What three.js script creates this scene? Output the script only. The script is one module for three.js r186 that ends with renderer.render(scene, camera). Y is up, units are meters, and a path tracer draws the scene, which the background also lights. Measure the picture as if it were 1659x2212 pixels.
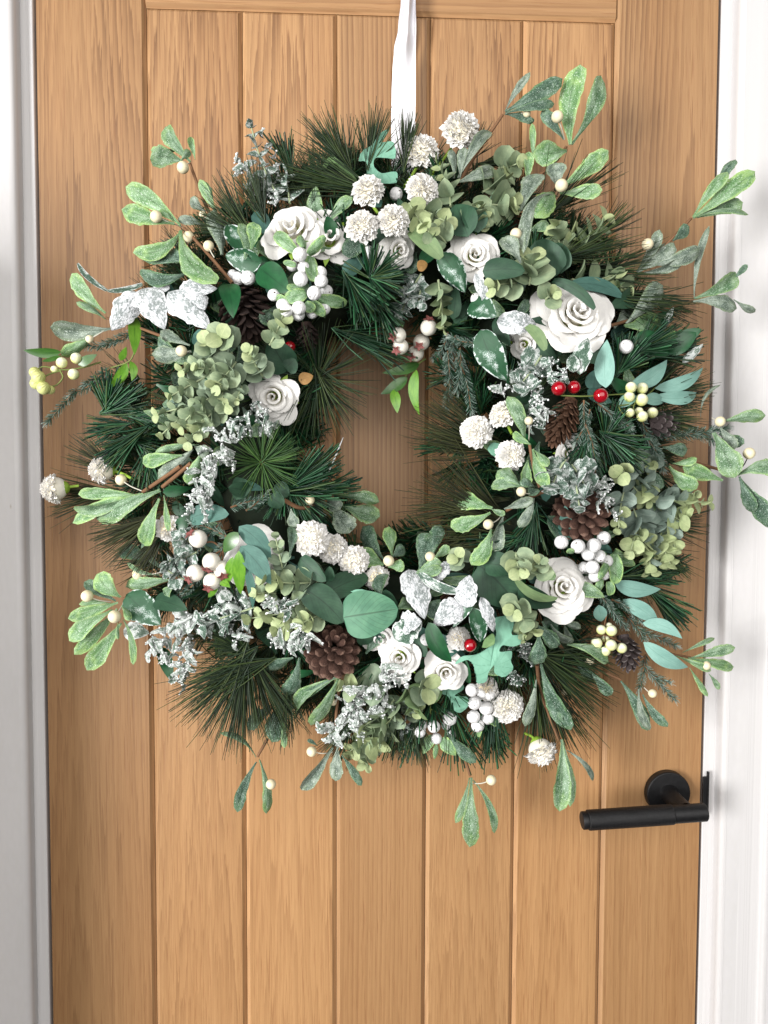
import * as THREE from 'three';
import { mergeGeometries } from 'three/addons/utils/BufferGeometryUtils.js';
import { RectAreaLightUniformsLib } from 'three/addons/lights/RectAreaLightUniformsLib.js';
import { RoundedBoxGeometry } from 'three/addons/geometries/RoundedBoxGeometry.js';

// ---------------------------------------------------------------- camera, light, exposure
const scene = new THREE.Scene();
const FOCAL = 1597, HALF_W = 829.5, HALF_H = 1106;                   // the photograph measured at 1659 x 2212
const camera = new THREE.PerspectiveCamera(2 * Math.atan(HALF_H / FOCAL) * 180 / Math.PI, 0.75, 0.02, 30);
camera.position.set(0.3452, 1.3493, 0.8455);
camera.rotation.set(-0.0457, -0.0447, 0.0037, 'YXZ');
camera.updateMatrixWorld(true);
scene.background = new THREE.Color(0, 0, 0);

RectAreaLightUniformsLib.init();
function areaLight(name, color, intensity, w, h, from, to) {
  const l = new THREE.RectAreaLight(color, intensity, w, h);
  l.name = name; l.position.set(...from); l.lookAt(...to); scene.add(l);
  return l;
}
areaLight('window_light', new THREE.Color(1, 0.985, 0.97), 38, 0.75, 1.9, [-2.3, 1.22, 2.5], [0.4, 1.25, 0]);
areaLight('room_fill', new THREE.Color(1, 0.975, 0.945), 2.65, 3.2, 2.4, [0.6, 2.0, 2.5], [0.4, 1.3, 0]);  // added fill panel standing in for light bounced around the room

const renderer = new THREE.WebGLRenderer({ antialias: true });
renderer.toneMapping = THREE.LinearToneMapping;
renderer.toneMappingExposure = 1.18;
renderer.shadowMap.enabled = true;

// ---------------------------------------------------------------- helpers
let seed = 7;
const rnd = () => { seed = (seed + 0x6d2b79f5) | 0; let t = Math.imul(seed ^ (seed >>> 15), 1 | seed); t = (t + Math.imul(t ^ (t >>> 7), 61 | t)) ^ t; return ((t ^ (t >>> 14)) >>> 0) / 4294967296; };
const rr = (a, b) => a + (b - a) * rnd();
const V = (x, y, z) => new THREE.Vector3(x, y, z);
const clamp = (x, a = 0, b = 1) => Math.min(b, Math.max(a, x));
const lerp = (a, b, t) => a + (b - a) * t;
const smooth = (a, b, x) => { const t = clamp((x - a) / (b - a)); return t * t * (3 - 2 * t); };
const hash = (x, y, s) => { let h = Math.imul(x | 0, 374761393) ^ Math.imul(y | 0, 668265263) ^ Math.imul(s | 0, 974634777); h = Math.imul(h ^ (h >>> 13), 1274126177); return ((h ^ (h >>> 16)) >>> 0) / 4294967296; };
function noise(x, y, s = 0) {                                        // value noise, 0..1
  const ix = Math.floor(x), iy = Math.floor(y), fx = x - ix, fy = y - iy, u = fx * fx * (3 - 2 * fx), v = fy * fy * (3 - 2 * fy);
  return lerp(lerp(hash(ix, iy, s), hash(ix + 1, iy, s), u), lerp(hash(ix, iy + 1, s), hash(ix + 1, iy + 1, s), u), v);
}
const fbm = (x, y, s, n = 4) => { let a = 0.5, f = 0, t = 0; for (let i = 0; i < n; i++) { f += a * noise(x, y, s + i * 17); t += a; a *= 0.5; x *= 2; y *= 2; } return f / t; };
function noise3(p, f, s) { return (noise(p.x * f + p.z * f * 0.7, p.y * f - p.z * f * 0.6, s) + noise(p.z * f + 3.1, p.x * f * 0.8 + p.y * f * 0.5, s + 5)) / 2; }

// a place in the photograph (at 1659 x 2212) at height z above the door -> metres
const RIGHT = V(1, 0, 0).applyQuaternion(camera.quaternion), UPV = V(0, 1, 0).applyQuaternion(camera.quaternion), EYE = camera.position.clone();
const BACK = V(0, 0, 1).applyQuaternion(camera.quaternion);
function W(x, y, z) {
  const d = RIGHT.clone().multiplyScalar((x - HALF_W) / FOCAL).addScaledVector(UPV, -(y - HALF_H) / FOCAL).sub(BACK);
  return EYE.clone().addScaledVector(d, (z - EYE.z) / d.z);
}
const unit = (p) => EYE.clone().sub(p).dot(BACK) / FOCAL;            // metres per photograph pixel at p
// the fields of view in which the parts were measured: origin and scale in the 3024-pixel photograph
const VIEWS = { A: [0, 200, 1000], B: [900, 300, 1000], C: [1700, 150, 1324], D: [0, 1100, 1000], E: [700, 1100, 1000], F: [1600, 1250, 1000], G: [2224, 1250, 800], H: [100, 1800, 1000], I: [700, 2000, 1000], J: [1500, 2200, 1000], K: [2124, 2100, 900], L: [800, 2500, 1000], M: [2124, 2900, 900], Z: [0, 0, 3024] };
let vx = 0, vy = 0, vs = 1;
function view(k) { const [a, b, c] = VIEWS[k]; vx = a / 1.8228; vy = b / 1.8228; vs = c / 1659 / 1.8228; }
const X = (x) => vx + x * vs, Y = (y) => vy + y * vs;
// how far the body of the wreath stands off the door
const HX = 850, HY = 945;
function polar(x, y) {
  const dx = x - HX, dy = y - HY, r = Math.hypot(dx, dy) + 1e-6, c = dx / r, s = dy / r;
  const rin = 1 / Math.hypot(c / 105, s / 195), rout = 1 / Math.hypot(c / 640, s / 650);
  return { r, c, s, q: (r - rin) / (rout - rin) };
}
function surf(x, y) { const { q } = polar(x, y); return 0.035 + 0.105 * Math.pow(Math.sin(Math.PI * clamp(q, 0.04, 0.93)), 0.8); }
const at = (x, y, dz = 0) => { const px = X(x), py = Y(y); return W(px, py, Math.max(0.012, surf(px, py) + dz / 100)); };

// ---------------------------------------------------------------- textures and materials
function tex(w, h, fn, srgb = true, repeat = false) {
  const d = new Uint8Array(w * h * 4);
  for (let y = 0; y < h; y++) for (let x = 0; x < w; x++) {
    const c = fn((x + 0.5) / w, (y + 0.5) / h), o = (y * w + x) * 4;
    for (let k = 0; k < 3; k++) d[o + k] = clamp(Math.round(c[k] ?? c[0]), 0, 255);
    d[o + 3] = 255;
  }
  const t = new THREE.DataTexture(d, w, h);
  t.magFilter = THREE.LinearFilter; t.minFilter = THREE.LinearFilter; t.generateMipmaps = false;
  if (srgb) t.colorSpace = THREE.SRGBColorSpace;
  if (repeat) t.wrapS = t.wrapT = THREE.RepeatWrapping;
  t.needsUpdate = true;
  return t;
}
const mix3 = (a, b, t) => [lerp(a[0], b[0], t), lerp(a[1], b[1], t), lerp(a[2], b[2], t)];
const std = (o) => new THREE.MeshStandardMaterial({ side: THREE.DoubleSide, roughness: 0.7, ...o });
const phys = (o) => new THREE.MeshPhysicalMaterial({ side: THREE.DoubleSide, roughness: 0.7, ...o });
const rgb = (r, g, b) => new THREE.Color().setRGB(r / 255, g / 255, b / 255, THREE.SRGBColorSpace);

// glitter frosted mistletoe leaf: soft flock, pale edge and tip, a darker midrib, glitter grains
function mistletoeTex(s, deep, pale, grey, frost) {
  return tex(192, 96, (u, v) => {
    const e = Math.abs(v * 2 - 1), n = fbm(u * 9, v * 5, s), fine = noise(u * 90, v * 45, s + 3), grain = hash(u * 192, v * 96, s + 9), grain2 = hash(u * 96, v * 48, s + 4);
    const edge = Math.max(smooth(0.62, 0.95, e + (n - 0.5) * 0.35), smooth(0.72, 1.0, u + (n - 0.5) * 0.5) * 0.75);
    let c = mix3(deep, pale, edge * 0.85 + (n - 0.5) * 0.3);
    c = mix3(c, grey, clamp((fbm(u * 6 + 4, v * 4, s + 31) - 0.38) * 2.4) * frost * (1 - edge * 0.5));
    c = mix3(c, [c[0] * 0.62, c[1] * 0.66, c[2] * 0.6], (1 - smooth(0.0, 0.07, Math.abs(v - 0.5))) * 0.55 * (1 - smooth(0.7, 1, u)));
    c = mix3(c, [c[0] * 0.8, c[1] * 0.82, c[2] * 0.8], fine * 0.45);
    if (grain > 1 - 0.10 * frost) c = mix3(c, [226, 236, 226], 0.75);
    if (grain2 > 0.965) c = mix3(c, [238, 246, 240], 0.8);
    return c;
  });
}
const grainBump = tex(192, 96, (u, v) => [80 + 120 * hash(u * 192, v * 96, 2) * noise(u * 60, v * 30, 8) + 60 * noise(u * 25, v * 12, 4)], false);
const bumpLeaf = (map, o = {}) => std({ map, bumpMap: grainBump, bumpScale: 0.0007, roughness: 0.62, ...o });
const M = {};
M.mistletoe = [                                                       // tone 0 lime, 1 mid, 2 deep, 3 grey
  [[84, 126, 72], [160, 194, 112], [158, 186, 152], 0.85], [[78, 112, 74], [138, 172, 102], [154, 178, 152], 0.9],
  [[54, 84, 64], [92, 128, 84], [124, 148, 132], 0.8], [[86, 102, 88], [122, 140, 108], [154, 166, 152], 0.95],
].map(([a, b, c, f], i) => [0, 1, 2].map((k) => bumpLeaf(mistletoeTex(100 + i * 40 + k * 11, a, b, c, f))));
// snow on a leaf: thick flock broken through to the leaf colour
const snowTex = (s, leaf, cover) => tex(160, 96, (u, v) => {
  const n = fbm(u * 4.5, v * 3.2, s, 5), f = fbm(u * 30, v * 18, s + 7, 2), g = hash(u * 160, v * 96, s + 2), m = Math.max(smooth(0.46 - cover * 0.5, 0.66 - cover * 0.45, n * 0.7 + f * 0.3) * 0.92, smooth(0.78, 0.96, Math.abs(v * 2 - 1) + (noise(u * 17, v * 8, s + 6) - 0.5) * 0.4));
  let c = mix3(leaf, [234, 238, 236], m);
  c = mix3(c, [c[0] * 0.86, c[1] * 0.87, c[2] * 0.87], smooth(0.5, 0.8, noise(u * 46, v * 28, s + 3)) * 0.5);
  if (g > 0.965) c = [250, 252, 255];
  if (g < 0.02) c = mix3(c, [70, 78, 74], 0.6);
  return c;
});
const crustBump = tex(160, 96, (u, v) => [255 * (fbm(u * 36, v * 22, 77, 3) * 0.6 + hash(u * 160, v * 96, 5) * 0.4)], false);
const snowMat = (map) => std({ map, bumpMap: crustBump, bumpScale: 0.0011, roughness: 0.95 });
M.snow = [0, 1, 2].map((k) => snowMat(snowTex(300 + k * 13, [108, 128, 112], 0.16)));
M.halfSnow = [0, 1, 2].map((k) => snowMat(snowTex(340 + k * 13, [70, 98, 80], 0.0)));
M.glitter = [0, 1, 2].map((k) => snowMat(snowTex(380 + k * 13, [84, 110, 94], -0.04)));
// smooth fabric and plastic leaves with a vein
function veinTex(s, a, b, strength, snow = 0) {
  return tex(192, 96, (u, v) => {
    const y = Math.abs(v - 0.5), side = Math.abs(((u - y * 0.9) * 9) % 1 - 0.5), n = fbm(u * 8, v * 6, s), fine = noise(u * 60, v * 40, s + 4);
    let c = mix3(a, b, n);
    c = mix3(c, [c[0] * 0.6, c[1] * 0.66, c[2] * 0.62], strength * Math.max(1 - smooth(0.005, 0.03, y), (1 - smooth(0.02, 0.09, side)) * 0.55 * smooth(0.0, 0.1, y)));
    c = mix3(c, [c[0] * 0.9, c[1] * 0.9, c[2] * 0.9], fine * 0.35);
    if (snow) { const e = Math.abs(v * 2 - 1), k = Math.max(smooth(0.8, 0.98, e + (noise(u * 22, v * 9, s + 8) - 0.5) * 0.3), smooth(0.35, 0.0, Math.abs(v - 0.42 - 0.15 * (noise(u * 5, 1, s) - 0.5))) * smooth(0.15, 0.5, u) * (0.35 + 0.6 * fbm(u * 6, v * 4, s + 21, 3))); c = mix3(c, [232, 237, 238], smooth(0.5, 0.62, k * 0.75 + (hash(u * 192, v * 96, s) - 0.5) * 0.8 + (noise(u * 12, v * 6, s + 2) - 0.5) * 0.5)); }
    return c;
  });
}
M.laurel = [0, 1].map((k) => phys({ map: veinTex(20 + k, [22, 70, 40], [38, 98, 56], 0.5), roughness: 0.42, clearcoat: 0.25, clearcoatRoughness: 0.4 }));
M.laurelSnow = [0, 1].map((k) => phys({ map: veinTex(30 + k, [30, 74, 46], [44, 92, 60], 0.5, 0.5), roughness: 0.55 }));
M.darkLeaf = [0, 1].map((k) => std({ map: veinTex(40 + k, [32, 64, 46], [54, 90, 64], 0.7), roughness: 0.6 }));
M.blueLeaf = [0, 1].map((k) => std({ map: veinTex(50 + k, [116, 160, 148], [142, 184, 172], 0.3), roughness: 0.65 }));
M.tealLeaf = [0, 1].map((k) => std({ map: veinTex(55 + k, [58, 98, 88], [84, 126, 114], 0.5), roughness: 0.65 }));
M.mintLeaf = [0, 1].map((k) => std({ map: veinTex(60 + k, [112, 166, 142], [134, 186, 162], 0.35), roughness: 0.7 }));
M.oliveLeaf = [0, 1].map((k) => std({ map: mistletoeTex(600 + k, [74, 70, 44], [104, 98, 62], [138, 134, 108], 0.6), roughness: 0.5 }));
M.sageLeaf = [0, 1].map((k) => std({ map: veinTex(66 + k, [96, 122, 82], [128, 150, 104], 0.3), roughness: 0.6 }));
M.bamboo = [0, 1].map((k) => phys({ map: veinTex(70 + k, [80, 132, 38], [128, 176, 62], 0.35), roughness: 0.32, clearcoat: 0.4, clearcoatRoughness: 0.25 }));
M.bambooDark = [0, 1].map((k) => phys({ map: veinTex(75 + k, [44, 86, 34], [70, 112, 44], 0.35), roughness: 0.35, clearcoat: 0.4, clearcoatRoughness: 0.25 }));
M.veined = [std({ map: veinTex(90, [62, 112, 86], [92, 142, 110], 0.85), roughness: 0.6 })];
M.tanLeaf = [std({ map: veinTex(79, [150, 110, 60], [176, 138, 84], 0.4), roughness: 0.7 })];
const eucTex = (s, a, b) => tex(96, 96, (u, v) => { const n = fbm(u * 5, v * 5, s), f = noise(u * 40, v * 40, s + 2), y = Math.abs(v - 0.5); let c = mix3(a, b, clamp(u * 0.6 + (n - 0.5) * 1.1)); c = mix3(c, [c[0] * 1.13, c[1] * 1.1, c[2] * 1.1], (1 - smooth(0.01, 0.05, y)) * 0.5); return mix3(c, [c[0] * 0.86, c[1] * 0.88, c[2] * 0.86], f * 0.4); });
const eucMat = (t) => phys({ map: t, roughness: 0.62 });
M.euc = [[[118, 136, 114], [156, 172, 144]], [[128, 146, 116], [164, 178, 140]], [[152, 166, 122], [188, 198, 148]], [[122, 140, 130], [164, 180, 168]]].map(([a, b], i) => [0, 1].map((k) => eucMat(eucTex(700 + i * 9 + k, a, b))));
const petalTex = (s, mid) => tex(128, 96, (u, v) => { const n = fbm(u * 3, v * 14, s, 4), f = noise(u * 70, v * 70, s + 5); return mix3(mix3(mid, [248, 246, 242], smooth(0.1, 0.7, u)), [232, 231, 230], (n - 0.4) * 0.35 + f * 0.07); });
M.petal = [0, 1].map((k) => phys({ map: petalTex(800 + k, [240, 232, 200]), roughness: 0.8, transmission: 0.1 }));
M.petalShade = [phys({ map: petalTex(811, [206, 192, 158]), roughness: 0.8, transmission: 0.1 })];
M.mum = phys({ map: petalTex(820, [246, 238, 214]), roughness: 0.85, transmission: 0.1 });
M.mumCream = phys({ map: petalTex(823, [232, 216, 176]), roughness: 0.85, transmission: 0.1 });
M.calyx = std({ map: veinTex(83, [120, 156, 44], [158, 186, 74], 0.3), roughness: 0.6 });
const speck = (s, a, b, k = 30) => tex(64, 64, (u, v) => mix3(a, b, fbm(u * k, v * k, s, 2)));
M.whiteBerry = std({ map: speck(1, [214, 214, 214], [246, 246, 246], 12), bumpMap: tex(64, 64, (u, v) => [255 * fbm(u * 14, v * 14, 5, 2)], false), bumpScale: 0.0009, roughness: 0.75 });
M.creamBerry = std({ map: speck(2, [226, 214, 176], [240, 230, 198], 10), roughness: 0.6 });
M.limeBerry = std({ map: tex(64, 64, (u, v) => mix3([214, 218, 138], [238, 240, 208], smooth(0.25, 0.8, v + (noise(u * 6, v * 6, 3) - 0.5) * 0.5))), roughness: 0.45 });
M.budBerry = std({ map: tex(64, 32, (u, v) => mix3([206, 212, 140], [150, 138, 74], smooth(0.72, 0.95, Math.sin(u * 60) * 0.5 + 0.5) * smooth(0.5, 0.9, v))), roughness: 0.5 });
M.pipBerry = phys({ map: speck(5, [232, 226, 212], [244, 240, 230], 8), roughness: 0.32, clearcoat: 0.3, clearcoatRoughness: 0.3 });
M.pipCalyx = std({ map: speck(6, [112, 58, 56], [150, 92, 86], 20), roughness: 0.7 });
M.redBerry = phys({ map: speck(7, [140, 8, 22], [168, 14, 32], 6), roughness: 0.2, clearcoat: 0.8, clearcoatRoughness: 0.12 });
M.navel = std({ map: speck(8, [60, 44, 34], [90, 70, 54], 10), roughness: 0.9 });
const barkTex = (s, a, b) => tex(64, 128, (u, v) => mix3(a, b, fbm(u * 8, v * 30, s, 4)));
M.twig = std({ map: barkTex(21, [92, 64, 42], [146, 108, 76]), roughness: 0.85 });
M.greenStem = std({ map: barkTex(22, [92, 108, 50], [132, 142, 78]), roughness: 0.7 });
M.paleStem = std({ map: barkTex(23, [138, 152, 116], [172, 182, 146]), roughness: 0.7 });
M.wire = std({ map: barkTex(24, [188, 184, 168], [214, 210, 196]), roughness: 0.6 });
M.darkWire = std({ map: barkTex(25, [24, 26, 22], [40, 42, 34]), roughness: 0.6 });
const scaleTex = (s, a, b, rim) => tex(96, 64, (u, v) => { let c = mix3(a, b, fbm(u * 8, v * 16, s, 4)); c = mix3(c, rim, smooth(0.78, 0.97, u + (noise(u * 9, v * 12, s + 1) - 0.5) * 0.2) * 0.75); return mix3(c, [c[0] * 0.7, c[1] * 0.7, c[2] * 0.7], noise(u * 50, v * 50, s + 3) * 0.4); });
M.cone = [0, 1].map((k) => std({ map: scaleTex(31 + k, [58, 36, 28], [98, 66, 52], [150, 120, 104]), roughness: 0.85 }));
M.coneTight = [0, 1].map((k) => std({ map: scaleTex(35 + k, [78, 50, 34], [124, 88, 62], [142, 108, 84]), roughness: 0.85 }));
M.conePurple = [0, 1].map((k) => std({ map: scaleTex(38 + k, [58, 48, 48], [92, 80, 80], [172, 164, 162]), roughness: 0.6 }));
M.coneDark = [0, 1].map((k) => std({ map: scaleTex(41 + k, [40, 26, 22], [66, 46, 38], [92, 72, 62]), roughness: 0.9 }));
M.needles = std({ vertexColors: true, roughness: 0.55 });
M.pvc = std({ vertexColors: true, roughness: 0.42 });
M.core = std({ map: barkTex(51, [18, 34, 22], [40, 46, 28]), roughness: 0.95 });
M.crumb = std({ color: new THREE.Color(0.92, 0.93, 0.94), roughness: 0.6 });
M.cut = [0, 1].map((k) => std({ map: tex(128, 128, (u, v) => { const x = u - 0.5, y = v - 0.34, r = Math.hypot(x, y), a = Math.atan2(y, x) * 1.75 + 0.5 * (noise(r * 6, 1, 5) - 0.5), l = Math.abs(((a % 1) + 1) % 1 - 0.5); let c = mix3(k ? [86, 122, 74] : [108, 160, 136], k ? [122, 150, 98] : [134, 186, 162], fbm(u * 7, v * 7, 66 + k)); c = mix3(c, [c[0] * 0.72, c[1] * 0.8, c[2] * 0.78], (1 - smooth(0.01, 0.06, l)) * 0.7 * smooth(0.5, 0.1, r)); return mix3(c, [c[0] * 0.88, c[1] * 0.9, c[2] * 0.88], noise(u * 60, v * 60, 4) * 0.4); }), roughness: 0.75 }));
const silverTex = (s) => tex(192, 128, (u, v) => { const n = fbm(u * 7, v * 5, s, 4), f = noise(u * 34, v * 24, s + 1), g = hash(u * 192, v * 128, s), e = Math.abs(v - 0.5); let c = mix3([142, 150, 149], [228, 230, 234], smooth(0.28, 0.58, n * 0.62 + f * 0.38)); c = mix3(c, [c[0] * 0.6, c[1] * 0.62, c[2] * 0.62], smooth(0.62, 0.85, noise(u * 60, v * 40, s + 4)) * 0.35); c = mix3(c, [236, 238, 240], smooth(0.84, 0.97, e * 2 + (f - 0.5) * 0.2) * 0.8); return g > 0.97 ? [248, 250, 252] : mix3(c, [c[0] * 0.75, c[1] * 0.77, c[2] * 0.77], (1 - smooth(0.01, 0.04, e)) * 0.6); });
M.silver = [0, 1].map((k) => snowMat(silverTex(870 + k * 7)));
for (const m of [...M.petal, ...M.petalShade, M.mum, M.mumCream]) { m.bumpMap = crustBump; m.bumpScale = 0.00035; }
for (const m of [...M.cone, ...M.coneTight, ...M.conePurple, ...M.coneDark]) { m.bumpMap = crustBump; m.bumpScale = 0.0009; }

// ---------------------------------------------------------------- naming, parents and pieces
const taken = new Map();
function numbered(name) { const n = taken.get(name) ?? 0; taken.set(name, n + 1); return n ? name + '_' + String(n).padStart(3, '0') : name; }
const worldOf = new WeakMap();
function thing(name, label, category, p = V(0, 0, 0)) {
  const g = new THREE.Group(); g.name = numbered(name); g.position.copy(p); worldOf.set(g, p.clone());
  g.userData = { label, category }; scene.add(g); return g;
}
function group(name, parent, p, label) {
  const g = new THREE.Group(); g.name = numbered(name); g.position.copy(p).sub(worldOf.get(parent)); worldOf.set(g, p.clone());
  if (label) g.userData = { label };
  parent.add(g); return g;
}
// a mesh whose geometry is given in world places; it is set at the middle of its own box
function piece(name, geo, mat, parent, extra) {
  geo.computeBoundingBox();
  const c = geo.boundingBox.getCenter(V(0, 0, 0));
  geo.translate(-c.x, -c.y, -c.z);
  const m = new THREE.Mesh(geo, mat);
  m.name = numbered(name); m.castShadow = m.receiveShadow = true;
  m.position.copy(c).sub(parent ? worldOf.get(parent) : V(0, 0, 0));
  worldOf.set(m, c);
  if (extra) m.userData = extra;
  (parent ?? scene).add(m);
  return m;
}
const counts = new Map(), overflow = new Map();
function capped(name, geo, mat, parent) {                            // the first 300 of a kind are parts, the rest one joined part
  const n = counts.get(name) ?? 0;
  if (n < 300) { counts.set(name, n + 1); return piece(name, geo, mat, parent); }
  const key = name + '|' + mat.uuid;
  if (!overflow.has(key)) overflow.set(key, { name, mat, list: [] });
  overflow.get(key).list.push(geo);
}

// ---------------------------------------------------------------- geometry builders
function surfaceGeo(nu, nv, fn, closeFn) {                           // a grid of fn(t, s) -> Vector3 (s from -1 to 1); closeFn gives its underside
  const parts = [];
  for (const [f, flip] of closeFn ? [[fn, false], [closeFn, true]] : [[fn, false]]) {
    const pos = [], uv = [], idx = [];
    for (let i = 0; i <= nu; i++) for (let j = 0; j <= nv; j++) {
      const t = i / nu, s = j / nv * 2 - 1, p = f(t, s);
      pos.push(p.x, p.y, p.z); uv.push(t, s * 0.5 + 0.5);
    }
    for (let i = 0; i < nu; i++) for (let j = 0; j < nv; j++) {
      const a = i * (nv + 1) + j, b = a + 1, c = a + nv + 1, d = c + 1;
      if (flip) idx.push(a, b, c, b, d, c); else idx.push(a, c, b, b, c, d);
    }
    const g = new THREE.BufferGeometry();
    g.setAttribute('position', new THREE.Float32BufferAttribute(pos, 3)); g.setAttribute('uv', new THREE.Float32BufferAttribute(uv, 2)); g.setIndex(idx);
    g.computeVertexNormals(); parts.push(g);
  }
  return parts.length > 1 ? mergeGeometries(parts) : parts[0];
}
const PROFILE = {
  spatula: (t) => (t < 0.7 ? 0.14 + 0.86 * Math.pow(smooth(0.02, 0.72, t), 0.9) : Math.sqrt(Math.max(0, 1 - ((t - 0.7) / 0.3) ** 2)) * 0.999 + 0.001),
  lance: (t) => Math.pow(Math.sin(Math.PI * Math.pow(t, 0.75)), 0.85) + 0.02 * (1 - t),
  ovate: (t) => Math.pow(Math.sin(Math.PI * Math.pow(t, 0.72)), 0.72),
  round: (t) => Math.sqrt(Math.max(0, 1 - (2 * t - 1) ** 2)),
  heart: (t) => Math.pow(Math.max(0, Math.sin(Math.PI * Math.pow(t, 0.68))), 0.5),
  strap: (t) => Math.pow(Math.sin(Math.PI * clamp(0.06 + t * 0.92)), 0.4),
  scale: (t) => (t < 0.6 ? 0.5 + 0.5 * t / 0.6 : Math.sqrt(Math.max(0, 1 - ((t - 0.6) / 0.4) ** 2)) * 0.98 + 0.02),
  club: (t) => (t < 0.55 ? 0.25 + 0.75 * t / 0.55 : Math.sqrt(Math.max(0, 1 - ((t - 0.55) / 0.45) ** 2))),
};
function leafGeo(P0, P1, w, o = {}) {
  const { shape = 'ovate', bend = 0.08, cup = 0.2, roll = 0, curve = 0, thick = 0.0008, nu = 10, nv = 4, wave = 0, rough = 0, fold = 0, sd = 1, normal } = o;
  const A = P1.clone().sub(P0), len = A.length(), a = A.clone().normalize(), mid = P0.clone().lerp(P1, 0.5);
  let n = (normal ?? EYE.clone().sub(mid)).clone(); n.addScaledVector(a, -n.dot(a));
  if (n.lengthSq() < 1e-8) n.set(0, 1, 0).addScaledVector(a, -a.y);
  n.normalize().applyAxisAngle(a, roll);
  const s = V(0, 0, 0).crossVectors(n, a), prof = PROFILE[shape], ph = sd * 1.7;
  const point = (t, v, lift) => {
    const h = w / 2 * prof(t), arch = 4 * t * (1 - t), p = P0.clone().addScaledVector(a, len * t);
    p.addScaledVector(n, bend * len * arch + cup * h * v * v + fold * h * (Math.abs(v) - 0.5) + (wave ? wave * w * Math.sin(t * 9 + ph + v * 1.3) * v * v : 0) + lift);
    p.addScaledVector(s, curve * len * arch + h * v * (rough ? 1 + rough * (noise(t * 14, v * 3, sd) - 0.5) : 1));
    return p;
  };
  const th = (t, v) => thick * 0.5 * Math.sqrt(Math.max(0, 1 - v * v)) * (0.4 + 0.6 * Math.min(1, prof(t) * 1.5));
  const lump = (t, v, k) => (rough ? rough * 0.1 * w * (noise(t * 13 + k, v * 5 + 2, sd + 3) - 0.3) * (1 - v * v * 0.4) : 0);
  return surfaceGeo(nu, nv, (t, v) => point(t, v, th(t, v) + lump(t, v, 0)), (t, v) => point(t, v, -th(t, v) - lump(t, v, 9)));
}
function tubeGeo(points, r0, r1 = r0, radial = 6, seg = points.length * 4) {
  const curve = new THREE.CatmullRomCurve3(points), g = new THREE.TubeGeometry(curve, seg, 1, radial, false), p = g.attributes.position, c = V(0, 0, 0);
  for (let i = 0; i <= seg; i++) {
    curve.getPointAt(i / seg, c);
    const r = lerp(r0, r1, i / seg);
    for (let j = 0; j <= radial; j++) { const k = i * (radial + 1) + j; p.setXYZ(k, c.x + (p.getX(k) - c.x) * r, c.y + (p.getY(k) - c.y) * r, c.z + (p.getZ(k) - c.z) * r); }
  }
  return g;
}
function ballGeo(p, r, seg = 14, lumps = 0, toward) {
  const g = new THREE.SphereGeometry(r, seg, Math.round(seg * 0.75)), q = g.attributes.position, v = V(0, 0, 0), s = rr(0, 90);
  if (lumps) for (let i = 0; i < q.count; i++) { v.fromBufferAttribute(q, i); const k = 1 + lumps * (noise3(v, 2.2 / r, s) - 0.5); q.setXYZ(i, v.x * k, v.y * k, v.z * k); }
  if (toward) g.applyQuaternion(new THREE.Quaternion().setFromUnitVectors(V(0, 1, 0), toward.clone().normalize()));
  g.computeVertexNormals(); g.translate(p.x, p.y, p.z); return g;
}
// many needles as one geometry: list of [base, tip, radius, colour, sag]
function needleGeo(list, flat = false) {
  const pos = [], col = [], idx = [], nrm = [];
  for (const [b, e, r, c, sag = 0, tipc] of list) {
    const a = e.clone().sub(b), len = a.length(); a.normalize();
    const s = V(0, 0, 0).crossVectors(a, Math.abs(a.y) < 0.9 ? V(0, 1, 0) : V(1, 0, 0)).normalize(), u = V(0, 0, 0).crossVectors(a, s);
    const roll = rnd() * 6.283, base = pos.length / 3, mid = b.clone().lerp(e, 0.55); mid.y -= sag * len;
    const rings = sag ? [[b, 1], [mid, 1], [e, flat ? 0.9 : 0.45]] : [[b, 1], [e, flat ? 0.9 : 0.45]], K = flat ? 4 : 3;
    rings.forEach(([p, k], i) => {
      for (let j = 0; j < K; j++) {
        const an = roll + j / K * 6.283, cx = Math.cos(j / K * 6.283), cy = Math.sin(j / K * 6.283) * (flat ? 0.3 : 1), cr = Math.cos(roll), sr = Math.sin(roll);
        const px = flat ? cx * cr - cy * sr : Math.cos(an), py = flat ? cx * sr + cy * cr : Math.sin(an);
        pos.push(p.x + (s.x * px + u.x * py) * r * k, p.y + (s.y * px + u.y * py) * r * k, p.z + (s.z * px + u.z * py) * r * k);
        nrm.push(s.x * px + u.x * py, s.y * px + u.y * py, s.z * px + u.z * py);
        const q = tipc && i === rings.length - 1 ? tipc : c; col.push(q[0], q[1], q[2]);
      }
    });
    for (let i = 0; i < rings.length - 1; i++) for (let j = 0; j < K; j++) { const A = base + i * K + j, B = base + i * K + (j + 1) % K; idx.push(A, B, A + K, B, B + K, A + K); }
    const top = base + (rings.length - 1) * K; for (let j = 1; j < K - 1; j++) idx.push(top, top + j, top + j + 1);
  }
  const g = new THREE.BufferGeometry();
  g.setAttribute('position', new THREE.Float32BufferAttribute(pos, 3)); g.setAttribute('normal', new THREE.Float32BufferAttribute(nrm, 3)); g.setAttribute('color', new THREE.Float32BufferAttribute(col, 3)); g.setIndex(idx);
  return g;
}
const lin = (r, g, b, k = 1) => { const c = rgb(r, g, b); return [c.r * k, c.g * k, c.b * k]; };

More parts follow.
